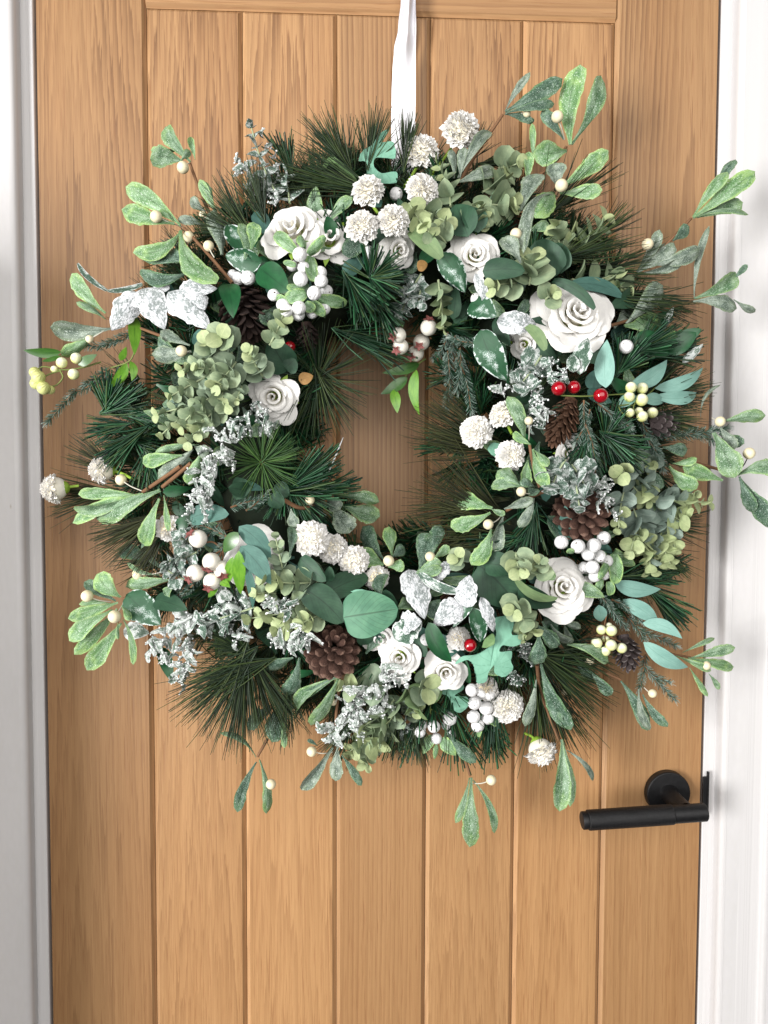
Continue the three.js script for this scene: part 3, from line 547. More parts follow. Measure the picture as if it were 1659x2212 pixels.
// sprays of needles: [x, y, angle, spread, length, count, dz, rise]
const LONG = [[50, 72, 30], [34, 58, 24], [24, 44, 20], [66, 84, 38], [26, 52, 26]].map((c) => lin(...c, 0.82)), BRIGHT = [[58, 92, 40], [46, 80, 38], [72, 104, 48]].map((c) => lin(...c)), PVC = [[22, 66, 40], [34, 84, 50], [16, 50, 34], [50, 98, 62], [26, 58, 34], [60, 84, 44]].map((c) => lin(...c, 1.0)), BROWNISH = [[70, 74, 38], [50, 58, 28], [38, 42, 22], [58, 62, 30]].map((c) => lin(...c));
function sprays(name, label, palette, list, o = {}) {
  for (const [x, y, ang, spread, len, n, dz = 0, rise = 1.5] of list) {
    const p = at(x, y, dz); cur = group(name, wreath, p, label);
    const needles = [], base = o.base ?? 0.34;
    for (let i = 0; i < n * (o.flat ? 1 : 0.72); i++) {
      const g = (rnd() + rnd() + rnd()) / 1.5 - 1, a = (ang + (o.even ? rr(-1, 1) : g) * spread) * Math.PI / 180, l = len * rr(0.72, 1.06), back = rnd() * base * len, ca = Math.cos(ang * Math.PI / 180), sa = Math.sin(ang * Math.PI / 180), full = spread > 150;
      const bx = x - (full ? 0 : ca * back) + rr(-3, 3), by = y + (full ? 0 : sa * back) + rr(-3, 3), z0 = at(bx, by, dz + rr(-0.5, 0.3)), up = rise * rr(-0.5, 1);
      const tx = bx + Math.cos(a) * l, ty = by - Math.sin(a) * l, e = W(X(tx), Y(ty), Math.max(0.006, z0.z + up / 100 + (o.sink ?? 0)));
      const c = palette[Math.floor(rnd() * palette.length)], k = rr(0.75, 1.2);
      needles.push([z0, e, (o.r ?? 0.00054) * rr(0.8, 1.2), c.map((v) => v * k), o.flat ? rr(-0.04, 0.06) : rr(-0.02, 0.05)]);
    }
    piece('needles', needleGeo(needles, o.flat), o.flat ? M.pvc : M.needles, cur, { kind: 'stuff' });
    if (o.hub) piece('bud', ballGeo(p, 0.0032, 8, 0.4), M.twig, cur);
  }
}
// spruce twigs with short frosted needles along a line: [x0, y0, x1, y1, needle length, dz0, dz1]
function spruce(label, list, frost = 0.6) {
  for (const [x0, y0, x1, y1, l, dz0 = 1, dz1 = 1] of list) {
    const p0 = at(x0, y0, dz0), p1 = at(x1, y1, dz1); cur = group('spruce_twig', wreath, p0, label);
    const bend = rr(-0.08, 0.08), ax = p1.clone().sub(p0), L = ax.length(), a = ax.clone().normalize(), e1 = V(0, 0, 0).crossVectors(a, BACK).normalize(), e2 = V(0, 0, 0).crossVectors(e1, a), c = (t) => p0.clone().addScaledVector(ax, t).addScaledVector(e1, bend * L * 4 * t * (1 - t));
    const nl = l * vs * unit(p0), n = Math.round(L / 0.00028), list2 = [];
    for (let i = 0; i < n; i++) {
      const t = i / n, az = rr(0, 6.283), d = e1.clone().multiplyScalar(Math.cos(az)).addScaledVector(e2, Math.sin(az) * 0.8), b = c(t), e = b.clone().addScaledVector(d, nl * 0.78).addScaledVector(a, nl * rr(0.5, 0.8));
      const f = rnd() < frost, cc = pick([lin(34, 70, 52), lin(24, 56, 42), lin(48, 84, 64)], i), tp = f ? lin(168, 190, 178, rr(0.5, 1)) : lin(60, 96, 76);
      list2.push([b, e, 0.00038 * rr(0.8, 1.3), cc, 0, tp]);
    }
    for (let i = 0; i < 16; i++) list2.push([c(0.98), c(1).addScaledVector(a, nl * 0.9).add(V(rr(-1, 1), rr(-1, 1), rr(-1, 1)).multiplyScalar(nl * 0.45)), 0.00038, lin(40, 80, 58), 0, lin(190, 205, 196)]);
    piece('stem', tubeGeo([0, 0.33, 0.66, 1].map(c), 0.0011, 0.0006, 5, 8), M.twig, cur);
    piece('needles', needleGeo(list2), M.needles, cur, { kind: 'stuff' });
  }
}
// a leaf with a cut outline: points in the field of view, given thickness and a gentle dome
function cutLeaf(name, label, pts, mat, dz, dome = 0.6) {
  const mx = pts.reduce((a, p) => a + p[0], 0) / pts.length, my = pts.reduce((a, p) => a + p[1], 0) / pts.length, o = at(mx, my, dz), u = unit(o) * vs;
  cur = group(name, wreath, o, label);
  const ring = new THREE.SplineCurve([...pts, pts[0]].map(([x, y]) => new THREE.Vector2((x - mx) * u, -(y - my) * u))).getPoints(pts.length * 5).slice(0, -1).map((v, i) => v.multiplyScalar(1 + 0.035 * (hash(i, pts.length, 3) - 0.5)));
  const g = new THREE.ExtrudeGeometry(new THREE.Shape(ring), { depth: 0.0007, bevelEnabled: false, steps: 1 }), q = g.attributes.position, uv = g.attributes.uv, rad = Math.max(...ring.map((v) => v.length()));
  for (let i = 0; i < q.count; i++) {
    const x = q.getX(i), y = q.getY(i), r = Math.hypot(x, y) / rad, w = o.clone().addScaledVector(RIGHT, x).addScaledVector(UPV, y).addScaledVector(BACK, q.getZ(i) + dome / 100 * (0.5 - r * r) + 0.0009 * Math.sin(x * 260) * Math.cos(y * 220));
    q.setXYZ(i, w.x, w.y, w.z); uv.setXY(i, 0.5 + x / rad * 0.5, 0.5 + y / rad * 0.5);
  }
  g.computeVertexNormals();
  piece('blade', g, pick(mat, 0), cur);
}
function pips(label, x, y, list) {
  cur = group('pip_berry_spray', wreath, at(x, y, 2), label);
  for (const [bx, by, r, cx, cy, dz = 2] of list) {
    const p = at(bx, by, dz), R = r * vs * unit(p), d = RIGHT.clone().multiplyScalar(cx - bx).addScaledVector(UPV, by - cy).addScaledVector(BACK, r * 0.75).normalize();
    const b = piece('berry', ballGeo(p, R, 24, 0, d), M.pipBerry, cur), star = [], e1 = V(0, 0, 0).crossVectors(d, UPV).normalize(), e2 = V(0, 0, 0).crossVectors(d, e1), o = p.clone().addScaledVector(d, R * 0.94);
    for (let i = 0; i < 5; i++) { const a = i * 1.2566 + rr(0, 0.3), q = e1.clone().multiplyScalar(Math.cos(a)).addScaledVector(e2, Math.sin(a)); star.push(leafGeo(o, o.clone().addScaledVector(q, R * 0.72).addScaledVector(d, R * rr(0.15, 0.4)), R * 0.42, { shape: 'lance', normal: d, thick: 0.0012, nu: 6, cup: 0.4 })); }
    star.push(ballGeo(o, R * 0.22, 8));
    for (const g of star) if (!g.index) g.setIndex([...Array(g.attributes.position.count).keys()]);
    const sgeo = mergeGeometries(star); sgeo.computeBoundingBox(); piece('calyx', sgeo, M.pipCalyx, cur);
    piece('stalk', tubeGeo([p.clone().addScaledVector(d, -R * 0.9), at(x, y, 0.5).lerp(p, 0.45).add(V(0, 0.002, -0.003)), at(x, y, 0.5)], 0.0009, 0.0011, 5, 8), M.twig, cur);
  }
}

// ---------------------------------------------------------------- the wreath: core and dark pine filling
view('Z');
{
  const pts = [];
  for (let i = 0; i < 40; i++) { const a = i / 40 * 6.283, c = Math.cos(a), s = Math.sin(a), rin = 1 / Math.hypot(c / 105, s / 195), r = rin + 0.42 * (600 - rin); pts.push(W(HX + c * r, HY + s * r, 0.045)); }
  const core = new THREE.TubeGeometry(new THREE.CatmullRomCurve3(pts, true), 140, 0.04, 12, true), q = core.attributes.position, v = V(0, 0, 0);
  for (let i = 0; i < q.count; i++) { v.fromBufferAttribute(q, i); q.setZ(i, Math.max(0.004, v.z + 0.03 * (noise3(v, 50, 3) - 0.5))); }
  core.computeVertexNormals();
  piece('wreath_core', core, M.core, wreath);
  const fill = [], strands = [];
  for (let k = 0; k < 640; k++) {
    const a = rr(0, 6.283), c = Math.cos(a), s = Math.sin(a), rin = 1 / Math.hypot(c / 130, s / 215), rout = 575, q0 = Math.sqrt(rr(0.01, 1)), r = lerp(rin + 30, rout, q0), x = HX + c * r, y = HY + s * r;
    const z = rr(0.012, Math.max(0.03, surf(x, y) - 0.022)), dir = a + (q0 < 0.2 ? rr(-1.9, 1.9) : rr(-1.1, 1.1)), pal = rnd() < 0.6 ? PVC : LONG, n = 46;
    for (let i = 0; i < n; i++) {
      const b = dir + rr(-0.9, 0.9), len = rr(36, 66) * (pal === LONG ? 1.5 : 1), t = rr(0, 26), bx = x + Math.cos(dir) * t, by = y + Math.sin(dir) * t;
      const e = W(bx + Math.cos(b) * len, by + Math.sin(b) * len, Math.max(0.008, z + rr(-0.02, 0.026))), col = pal[Math.floor(rnd() * pal.length)], kk = rr(0.6, 1.15);
      (pal === PVC ? fill : strands).push([W(bx, by, z), e, pal === PVC ? 0.00075 : 0.00042, col.map((w) => w * kk), rr(-0.05, 0.06)]);
    }
  }
  for (let k = 0; k < 130; k++) {                                     // short tufts that line the opening
    const a = k / 130 * 6.283 + rr(-0.05, 0.05), c = Math.cos(a), s = Math.sin(a), r = 1 / Math.hypot(c / 118, s / 205) + rr(35, 120), x = HX + c * r, y = HY + s * r, z = rr(0.012, Math.max(0.03, surf(x, y) - 0.012)), dir = a + rr(-2.4, 2.4);
    for (let i = 0; i < 40; i++) {
      const b = dir + rr(-0.8, 0.8), len = rr(34, 66), col = PVC[Math.floor(rnd() * PVC.length)], kk = rr(0.55, 1.1), bx = x + Math.cos(dir) * rr(0, 24), by = y + Math.sin(dir) * rr(0, 24);
      fill.push([W(bx, by, z), W(bx + Math.cos(b) * len, by + Math.sin(b) * len, Math.max(0.008, z + rr(-0.02, 0.03))), 0.00075, col.map((w) => w * kk), rr(-0.05, 0.06)]);
    }
  }
  piece('pine_filling', needleGeo(fill, true), M.pvc, wreath, { kind: 'stuff' });
  piece('pine_filling', needleGeo(strands), M.needles, wreath, { kind: 'stuff' });
}
cur = group('filler_leaves', wreath, W(HX, HY, 0.06));
for (let k = 0; k < 230; k++) {
  const a = rr(0, 6.283), c = Math.cos(a), s = Math.sin(a), rin = 1 / Math.hypot(c / 150, s / 235), r = lerp(rin + 50, 540, Math.sqrt(rnd())), x = HX + c * r, y = HY + s * r, d = rr(0, 6.283), l = rr(45, 85);
  const z = surf(x, y) - rr(0.008, 0.03), p0 = W(x, y, z), p1 = W(x + Math.cos(d) * l, y + Math.sin(d) * l, z + rr(-0.008, 0.014));
  piece('filler_leaf', leafGeo(p0, p1, rr(22, 40) * unit(p0), { shape: k % 2 ? 'ovate' : 'spatula', roll: rr(-0.6, 0.6), bend: 0.1 }), [M.darkLeaf[0], M.mistletoe[2][k % 3], M.mistletoe[1][k % 3], M.laurel[1], M.tealLeaf[0]][k % 5], cur);
}

// long soft pine needles
view('Z');
sprays('pine_spray', undefined, LONG, [
  [740, 345, 125, 60, 135, 150, 0.2, 2], [770, 400, 160, 34, 175, 110, 0, 1.5], [800, 330, 80, 46, 120, 90, 0.2, 2], [690, 400, 175, 40, 120, 100, -0.5, 1.5],
  [520, 478, 128, 52, 125, 90, 0, 1.5], [560, 445, 108, 40, 120, 80, 0, 1.5], [505, 500, 165, 40, 100, 70, -0.5, 1], [1020, 330, 62, 44, 80, 70, 0.2, 1.5], [1060, 350, 10, 40, 90, 60, 0, 1],
  [875, 335, 82, 32, 105, 70, 0.2, 1.2], [1210, 440, 40, 46, 165, 80, 0, 1.2], [1240, 545, 22, 38, 160, 80, 0.4, 1.5], [1290, 585, 3, 34, 170, 100, -1, 1], [1330, 640, -12, 26, 200, 90, -0.5, 1.5], [1400, 640, -20, 34, 130, 60, -0.6, 1.2], [1300, 500, 38, 40, 100, 45, 0, 1],
  [1430, 850, 12, 46, 130, 120, -0.6, 1.2], [1420, 900, -8, 40, 125, 100, -0.6, 1.2], [1430, 1130, -4, 34, 115, 90, 0, 1.2], [1420, 1180, -38, 30, 120, 80, 0, 1.2],
]);
sprays('pine_spray', undefined, BRIGHT, [[566, 998, 40, 180, 92, 190, 1.6, 2.6]], { even: true, hub: true });
sprays('pine_spray', undefined, LONG, [[688, 815, -20, 180, 128, 150, 1.2, 2.5], [690, 830, -75, 50, 140, 90, 0.8, 1.5]], { even: true, hub: true });
sprays('pine_spray', undefined, BROWNISH, [
  [1075, 975, 165, 30, 205, 130, -2, 0.8], [1060, 940, 150, 28, 170, 80, -2.2, 0.6], [1075, 1080, 186, 20, 215, 90, -2.2, 0.6], [1085, 1120, 150, 34, 205, 120, -2.2, 0.8], [1030, 1150, 196, 36, 130, 60, -2, 0.6], [1120, 1160, 200, 40, 180, 90, -2, 0.8],
  [240, 1060, 188, 34, 150, 120, -0.4, 1], [260, 1020, 150, 34, 130, 80, -0.5, 1], [330, 1120, 210, 34, 150, 120, -0.2, 1], [350, 1150, 240, 30, 110, 70, -0.2, 1],
], { base: 0.12 });
sprays('pine_spray', undefined, LONG, [
  [510, 1440, 222, 40, 190, 160, 0.8, 2], [525, 1450, 262, 36, 205, 170, 0.8, 2], [540, 1440, 200, 30, 180, 80, 1, 2], [560, 1450, 296, 34, 170, 130, 0.5, 1.5], [520, 1400, 150, 70, 90, 110, 1, 2], [480, 1400, 60, 90, 80, 90, 0.8, 2],
  [620, 1500, 262, 40, 130, 90, -0.2, 1], [760, 1560, 235, 44, 115, 80, 0, 1], [860, 1570, 268, 40, 95, 90, 0, 1.2], [900, 1570, 285, 30, 100, 70, 0, 1],
  [1190, 1440, 318, 34, 170, 140, -0.4, 1], [1180, 1480, 300, 34, 190, 130, -0.4, 1], [1160, 1500, 275, 26, 180, 80, -0.4, 0.8], [1230, 1400, 340, 36, 130, 90, -0.4, 1], [1200, 1420, 350, 60, 120, 80, 0, 1],
]);
// broad plastic pine needles
sprays('pine_branch', undefined, PVC, [
  [800, 600, 30, 170, 80, 110, 1.6, 2.5], [770, 620, -50, 60, 95, 80, 1, 2], [820, 660, -60, 50, 90, 70, 0.6, 1.5], [780, 730, -18, 38, 130, 90, -0.4, 1], [620, 350, 110, 60, 80, 60, -0.4, 1.2],
  [235, 860, 80, 60, 75, 80, 0.4, 1.6], [255, 880, 20, 60, 85, 70, 0.6, 1.8], [250, 920, 190, 40, 80, 70, 0.2, 1], [280, 950, 215, 40, 100, 80, 0.4, 1.2], [300, 960, -30, 50, 80, 60, 0.6, 1.5], [330, 1000, -60, 80, 80, 80, 0.4, 1.4], [300, 900, -5, 40, 90, 60, 0.4, 1],
  [650, 1040, 30, 46, 115, 90, 0.8, 2], [690, 1060, 15, 34, 100, 70, 0.4, 1.4], [640, 1070, -50, 50, 100, 80, 0.2, 1.2], [610, 1060, -110, 50, 80, 60, 0.2, 1.2],
  [1350, 780, 60, 70, 80, 90, 0.6, 1.6], [1400, 740, 30, 60, 90, 80, 0.6, 1.5], [1450, 760, 15, 50, 90, 70, 0, 1.2], [1330, 960, -40, 60, 90, 100, 0.6, 1.6], [1270, 960, -90, 60, 90, 80, 0.6, 1.5], [1320, 920, 60, 60, 70, 60, 0.5, 1.5],
  [1400, 1250, 25, 34, 110, 90, -0.2, 1.2], [1420, 1290, -42, 34, 110, 90, 0, 1.2], [1380, 1240, 10, 40, 100, 60, 0, 1], [1110, 1170, 200, 50, 100, 90, 0, 1.2], [1150, 1130, -100, 60, 90, 70, 0.2, 1.2], [1060, 1190, -60, 70, 90, 70, 0.2, 1.2],
  [980, 1560, 285, 44, 120, 80, -1.2, 0.6], [1060, 1540, 265, 40, 130, 80, -1.2, 0.6], [900, 1560, 255, 34, 100, 60, -1.2, 0.6], [850, 1560, 245, 30, 90, 50, -1, 0.6], [1040, 1560, 300, 40, 100, 50, -1.2, 0.6], [970, 960, 190, 26, 90, 30, -1.4, 0.5], [990, 930, 205, 40, 80, 30, -1.2, 0.5],
], { flat: true, r: 0.0009, base: 0.5 });

// ---------------------------------------------------------------- roses
view('B');
rose('large white rose at upper left, a few grey leaves and white berries before it', 425, 1045, 222, { dz: -0.6, face: [-0.15, 0.3], sd: 1, n: 17 });
rose('opened white rose half behind the large upper left rose', 640, 1080, 195, { dz: -2.0, face: [0.3, 0.1], sd: 2.1, n: 11, open: 1.3 });
rose('small white rose just below the two middle pompon flowers', 1105, 1140, 130, { dz: -0.8, face: [0.3, -0.3], sd: 3, n: 15 });
view('C'); rose('small white rose left of the large upper right rose', 205, 1085, 128, { dz: -0.6, face: [0.05, 0], sd: 4, n: 18 });
rose('large white rose at upper right, fully open', 690, 1390, 205, { dz: -1.0, face: [0.12, 0.18], sd: 5.2, n: 24 });
rose('small pale rosebud tucked under the upper right rose', 460, 1510, 85, { dz: -1.8, face: [-0.3, -0.3], sd: 0.4, n: 12 });
view('E'); rose('white rose on the left side of the wreath opening', 635, 760, 178, { dz: -0.8, face: [-0.02, -0.28], sd: 6, n: 18 });
view('J'); rose('large white rose at lower right beside a bunch of snowberries', 1160, 195, 220, { dz: -1.2, face: [0.12, 0.22], sd: 7, n: 21 });
rose('white rose at the bottom, left of the two side by side', 128, 640, 152, { dz: -0.6, face: [-0.15, 0.05], sd: 8, n: 16 });
rose('white rose at the bottom, right of the two side by side', 415, 720, 152, { dz: -0.5, face: [0.12, -0.18], sd: 9.3, n: 17 });
view('I'); rose('white rosebud half hidden above the bottom roses', 1320, 840, 118, { dz: -1.8, face: [0, -0.3], sd: 10, n: 12 });
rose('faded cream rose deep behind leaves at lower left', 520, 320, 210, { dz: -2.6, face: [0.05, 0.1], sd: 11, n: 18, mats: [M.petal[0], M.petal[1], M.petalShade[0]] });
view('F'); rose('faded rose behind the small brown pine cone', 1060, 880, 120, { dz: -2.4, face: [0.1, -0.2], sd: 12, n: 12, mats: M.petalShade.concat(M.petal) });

// ---------------------------------------------------------------- pompon flowers
view('B');
mum('white pompon flower topmost in the wreath', 1520, 362, 126, { dz: 1, face: [0.25, 0.2, 1], stemTo: [1330, 640] });
mum('white pompon flower just right of the ribbon', 1258, 500, 118, { dz: 1.6, face: [0.1, 0.4, 1], stemTo: [1150, 720] });
mum('white pompon flower below the mint cut leaf', 912, 755, 106, { dz: 2, face: [-0.1, 0.3, 1], stemTo: [980, 900] });
mum('white pompon flower beside pale eucalyptus at the top', 1270, 748, 108, { dz: 2, face: [0.2, 0, 1] });
mum('cream pompon flower right of the large upper left rose', 872, 985, 108, { dz: 2.2, face: [-0.1, 0.1, 1] });
mum('cream pompon flower above the small top rose', 1075, 945, 106, { dz: 2.2, face: [0.1, 0.1, 1] });
view('F');
mum('white pompon flower nearest the opening on the right', 450, 745, 106, { dz: 3.2, face: [-0.2, -0.05, 1] });
mum('white pompon flower tilted up beside frosted leaf', 632, 640, 100, { dz: 1.8, face: [-0.5, 0.7, 0.8], stemTo: [690, 760] });
mum('white pompon flower under the other two on the right', 685, 900, 98, { dz: 1.2, face: [-0.5, -0.1, 1] });
view('D');
mum('white pompon flower seen from the side at far left, green stalk bare', 362, 1368, 100, { dz: 2, face: [-1, -0.15, 0.25], stemTo: [515, 1348] });
mum('white pompon flower on the left above frosted mistletoe', 672, 1245, 96, { dz: 2, face: [-0.9, 0, 0.4], stemTo: [860, 1300] });
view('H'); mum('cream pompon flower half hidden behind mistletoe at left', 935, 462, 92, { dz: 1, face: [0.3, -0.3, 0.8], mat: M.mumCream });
view('I');
mum('largest white pompon flower of the lower left row', 868, 200, 118, { dz: 2.4, face: [0.2, 0.1, 1] });
mum('middle white pompon flower of the lower left row', 1020, 268, 100, { dz: 1.8, face: [0.2, -0.3, 1] });
mum('right white pompon flower of the lower left row', 1150, 345, 102, { dz: 2.2, face: [0.1, -0.2, 1] });
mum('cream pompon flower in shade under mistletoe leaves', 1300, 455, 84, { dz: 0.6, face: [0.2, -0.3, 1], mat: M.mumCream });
view('J');
mum('white pompon flower at the bottom beside snowberries', 828, 962, 110, { dz: 1.4, face: [0.05, 0, 1] });
mum('white pompon flower hanging upside down with lime stalk', 1045, 1255, 106, { dz: 1.6, face: [0.35, -0.85, 0.45], stemTo: [940, 1142] });
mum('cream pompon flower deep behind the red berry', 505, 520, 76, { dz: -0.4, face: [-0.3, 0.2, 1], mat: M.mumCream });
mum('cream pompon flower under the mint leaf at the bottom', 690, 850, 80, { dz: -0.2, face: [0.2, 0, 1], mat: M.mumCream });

// ---------------------------------------------------------------- pine cones
view('F');
cone('small brown pine cone standing between red berries and mums', 1075, 545, 965, 800, 112, { mats: M.coneTight, n: 84, dz0: -0.6, dz1: 1.6, flare: 0.9, w: 0.42, len: 0.5 });
cone('large open brown pine cone above the snowberries at right', 1110, 1330, 1165, 1235, 196, { mats: M.cone, n: 60, dz0: -2.2, dz1: 1.6, flare: 0.2, w: 0.36, len: 0.7 });
view('I'); cone('large open brown pine cone at the bottom left', 1000, 985, 1020, 880, 192, { mats: M.cone, n: 60, dz0: -2.0, dz1: 1.6, flare: 0.15, w: 0.38, len: 0.7 });
view('G'); cone('small purple grey pine cone at far right', 660, 880, 895, 880, 118, { mats: M.conePurple, n: 48, dz0: 0.6, dz1: 1.8, flare: 0.8, w: 0.5, len: 0.6 });
view('K'); cone('small purple grey pine cone at lower right', 605, 740, 650, 955, 112, { mats: M.conePurple, n: 50, dz0: 0.4, dz1: 1.6, flare: 0.8, w: 0.5, len: 0.6 });
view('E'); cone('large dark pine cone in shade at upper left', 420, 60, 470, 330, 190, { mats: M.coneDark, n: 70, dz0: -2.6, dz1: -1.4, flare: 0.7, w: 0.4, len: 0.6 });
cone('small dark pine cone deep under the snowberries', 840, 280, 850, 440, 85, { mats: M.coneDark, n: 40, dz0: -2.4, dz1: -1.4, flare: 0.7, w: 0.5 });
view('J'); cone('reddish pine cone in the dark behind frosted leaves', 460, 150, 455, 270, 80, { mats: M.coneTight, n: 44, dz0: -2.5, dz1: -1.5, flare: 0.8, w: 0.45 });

// ---------------------------------------------------------------- eucalyptus
view('E');
sprig('eucalyptus_bunch', 'pale green eucalyptus bunch on the left of the wreath', 300, 650, 0.6);
for (const a of [[360, 480, 30, 590, 105, 55, 7], [380, 540, 240, 690, 120, 62, 7], [180, 640, -40, 760, 95, 60, 6], [330, 600, 130, 580, 100, 55, 6], [560, 640, 470, 470, 110, 64, 6], [330, 700, 20, 960, 110, 66, 9], [380, 760, 60, 1060, 110, 60, 9], [240, 800, -130, 880, 95, 60, 7], [300, 690, 300, 830, 110, 70, 5], [200, 860, 140, 1000, 100, 62, 6], [250, 500, 190, 420, 130, 90, 4], [420, 700, 390, 790, 60, 36, 4], [100, 860, -100, 1010, 80, 50, 6], [330, 430, 280, 380, 130, 110, 3]]) euc(...a, { dz1: 2 });
sprig('eucalyptus_sprig', 'pale eucalyptus sprig standing under the snowberries', 600, 400, 1);
euc(600, 430, 690, 225, 90, 66, 6, { dz0: 1, dz1: 2, t0: 1 }); 
view('B');
sprig('eucalyptus_sprig', 'yellowish eucalyptus sprigs right of the pompon flowers', 1250, 900, 1);
euc(1180, 830, 1310, 1020, 90, 80, 5, { t0: 2 }); euc(1290, 880, 1420, 950, 95, 85, 4, { t0: 1 }); euc(1420, 1090, 1300, 990, 110, 70, 3, { t0: 1 }); euc(1600, 980, 1640, 880, 110, 70, 4, { t0: 1 });
sprig('eucalyptus_sprig', 'pale ridged sprig between the top pompon flowers', 1400, 700, 0.6);
euc(1450, 850, 1370, 580, 110, 60, 8, { t0: 1, shape: 'ovate' });
sprig('eucalyptus_sprig', 'hanging chain of round eucalyptus leaves at the top of the opening', 1380, 1400, 1);
euc(1370, 1330, 1405, 1640, 95, 60, 8, { t0: 1, t1: 2, dz0: 1, dz1: 1.4 });
view('C');
sprig('eucalyptus_bunch', 'eucalyptus bunch at upper right below mistletoe', 380, 760, 0.6);
for (const a of [[250, 760, 360, 690, 95, 62, 5], [290, 820, 400, 820, 95, 60, 5], [330, 640, 420, 620, 90, 60, 4], [200, 820, 250, 900, 90, 60, 4], [600, 1130, 680, 970, 95, 64, 6], [680, 1070, 850, 890, 110, 60, 9], [640, 1040, 610, 930, 80, 55, 4], [690, 1190, 890, 1170, 100, 70, 6], [860, 1190, 960, 1240, 80, 60, 4], [480, 1220, 490, 1090, 110, 70, 5], [560, 1290, 600, 1260, 70, 44, 3], [420, 1210, 300, 1230, 80, 50, 5]]) euc(...a, { t0: 1 });
view('G');
sprig('eucalyptus_bunch', 'grey green eucalyptus bunch on the right edge of the wreath', 720, 1500, 0.8);
for (const a of [[480, 1270, 700, 1370, 150, 90, 4], [560, 1380, 690, 1490, 150, 80, 5], [640, 1480, 1170, 1510, 150, 75, 9], [760, 1470, 990, 1580, 130, 75, 6], [560, 1560, 640, 1880, 150, 100, 7], [640, 1640, 700, 2060, 150, 80, 9], [720, 1600, 860, 2010, 150, 80, 10], [800, 1560, 900, 1880, 140, 80, 8], [700, 1520, 930, 1650, 160, 130, 4], [480, 1430, 440, 1720, 110, 60, 6], [600, 1700, 540, 1900, 120, 90, 4], [520, 1220, 460, 1280, 120, 100, 3], [880, 1440, 1050, 1440, 90, 70, 4]]) euc(...a, { t0: 3, t1: 2, dz1: 2 });
sprig('eucalyptus_bunch', 'grey eucalyptus leaves beside spruce at right', 500, 1180, -0.4);
euc(500, 1150, 660, 1230, 110, 80, 4, { t0: 3, t1: 3 }); euc(720, 1130, 700, 1220, 100, 70, 4, { t0: 3, t1: 2 });
view('I');
sprig('eucalyptus_bunch', 'eucalyptus sprigs left of the big veined leaf', 760, 600, 0.8);
euc(980, 470, 580, 470, 130, 80, 8, { t0: 0, t1: 2 }); euc(900, 600, 650, 790, 120, 76, 6, { t0: 1, t1: 2 }); euc(850, 640, 480, 720, 90, 80, 6, { t0: 1, t1: 2 }); euc(930, 700, 820, 750, 90, 70, 4, { t0: 1, t1: 2 }); euc(700, 470, 640, 200, 90, 56, 6, { t0: 0, t1: 1 }); euc(640, 560, 520, 560, 70, 60, 4, { t0: 1, t1: 2 });
view('J');
sprig('eucalyptus_sprig', 'yellow green eucalyptus sprig left of the lower right rose', 900, 420, 1.4);
euc(900, 280, 870, 340, 100, 80, 3, { t0: 1 }); euc(910, 360, 985, 470, 100, 70, 5, { t0: 1 }); euc(920, 430, 930, 530, 60, 30, 4, { t0: 1 });
sprig('eucalyptus_sprig', 'pale eucalyptus tips lying over the lower right rose', 950, 60, 1.6);
euc(880, -40, 900, 80, 110, 70, 5, { t0: 1 }); euc(1010, 110, 1040, 20, 100, 60, 5, { t0: 1 }); euc(540, 20, 500, -10, 90, 70, 3, { t0: 0, t1: 2 }); 
view('L');
sprig('eucalyptus_bunch', 'eucalyptus bunch at the bottom below frosted twigs', 1080, 560, 0.2);
for (const a of [[1180, 330, 920, 330, 130, 90, 4], [1250, 420, 1060, 590, 120, 80, 6], [1200, 520, 1050, 680, 120, 80, 6], [1180, 560, 960, 760, 110, 66, 8], [1250, 480, 1130, 720, 130, 100, 6], [1100, 700, 1060, 850, 80, 60, 5], [1300, 400, 1240, 520, 120, 80, 4], [1400, 330, 1460, 350, 120, 100, 3], [1340, 520, 1400, 480, 80, 60, 4]]) euc(...a, { t0: 0, t1: 2 });

// ---------------------------------------------------------------- frosted spruce, silver and snowy sprigs
view('F');
spruce('frosted spruce twigs hanging beside the opening at upper right', [[520, 160, 300, 130, 46, 1, 1], [320, 120, 250, 330, 48], [270, 220, 260, 580, 50, 1.2, 1], [330, 260, 420, 610, 50, 1.2, 1], [350, 200, 330, 470, 46, 1.2, 1.4], [270, 100, 180, 260, 40, 0.6, 0.4]]);
spruce('frosted spruce twigs around the small brown cone', [[1160, 540, 1190, 830, 44, 1.6, 1.4], [1170, 700, 1235, 1030, 46, 1.6, 1.6], [1250, 560, 1450, 710, 46, 1.6, 1.6], [1200, 600, 1110, 810, 42, 1.4, 1], [1520, 640, 1650, 900, 44, 1, 1]]);
view('G');
spruce('frosted spruce twigs at the far right of the wreath', [[700, 950, 1310, 900, 70, 0.6, 0.8], [1000, 880, 1230, 1010, 60, 0.6, 0.6], [640, 960, 800, 1230, 60, 0.8, 1], [480, 740, 540, 930, 56, 0.8, 0.6], [700, 1000, 760, 1120, 60, 0.8, 0.6]]);
view('K');
spruce('frosted spruce twigs around the lower right purple cone', [[260, 500, 420, 400, 44, 1, 1.4], [430, 430, 620, 680, 48, 1.6, 1.6], [520, 480, 740, 640, 46, 1.4, 1.2], [720, 700, 980, 810, 46, 1, 0.8], [770, 880, 730, 1110, 46, 0.8, 0.6], [760, 960, 980, 1200, 46, 0.8, 0.5], [800, 1020, 940, 1080, 40, 0.6, 0.5], [640, 600, 760, 760, 44, 1, 1]]);
view('D');
spruce('greyish spruce twigs at the far left', [[820, 380, 560, 430, 46, 0.6, 0.2], [900, 330, 700, 420, 44, 0.6, 0.4], [650, 640, 480, 740, 46, 0.4, 0.2], [500, 720, 315, 930, 44, 0.3, 0], [720, 580, 560, 680, 44, 0.6, 0.4]], 0.35);
view('H');
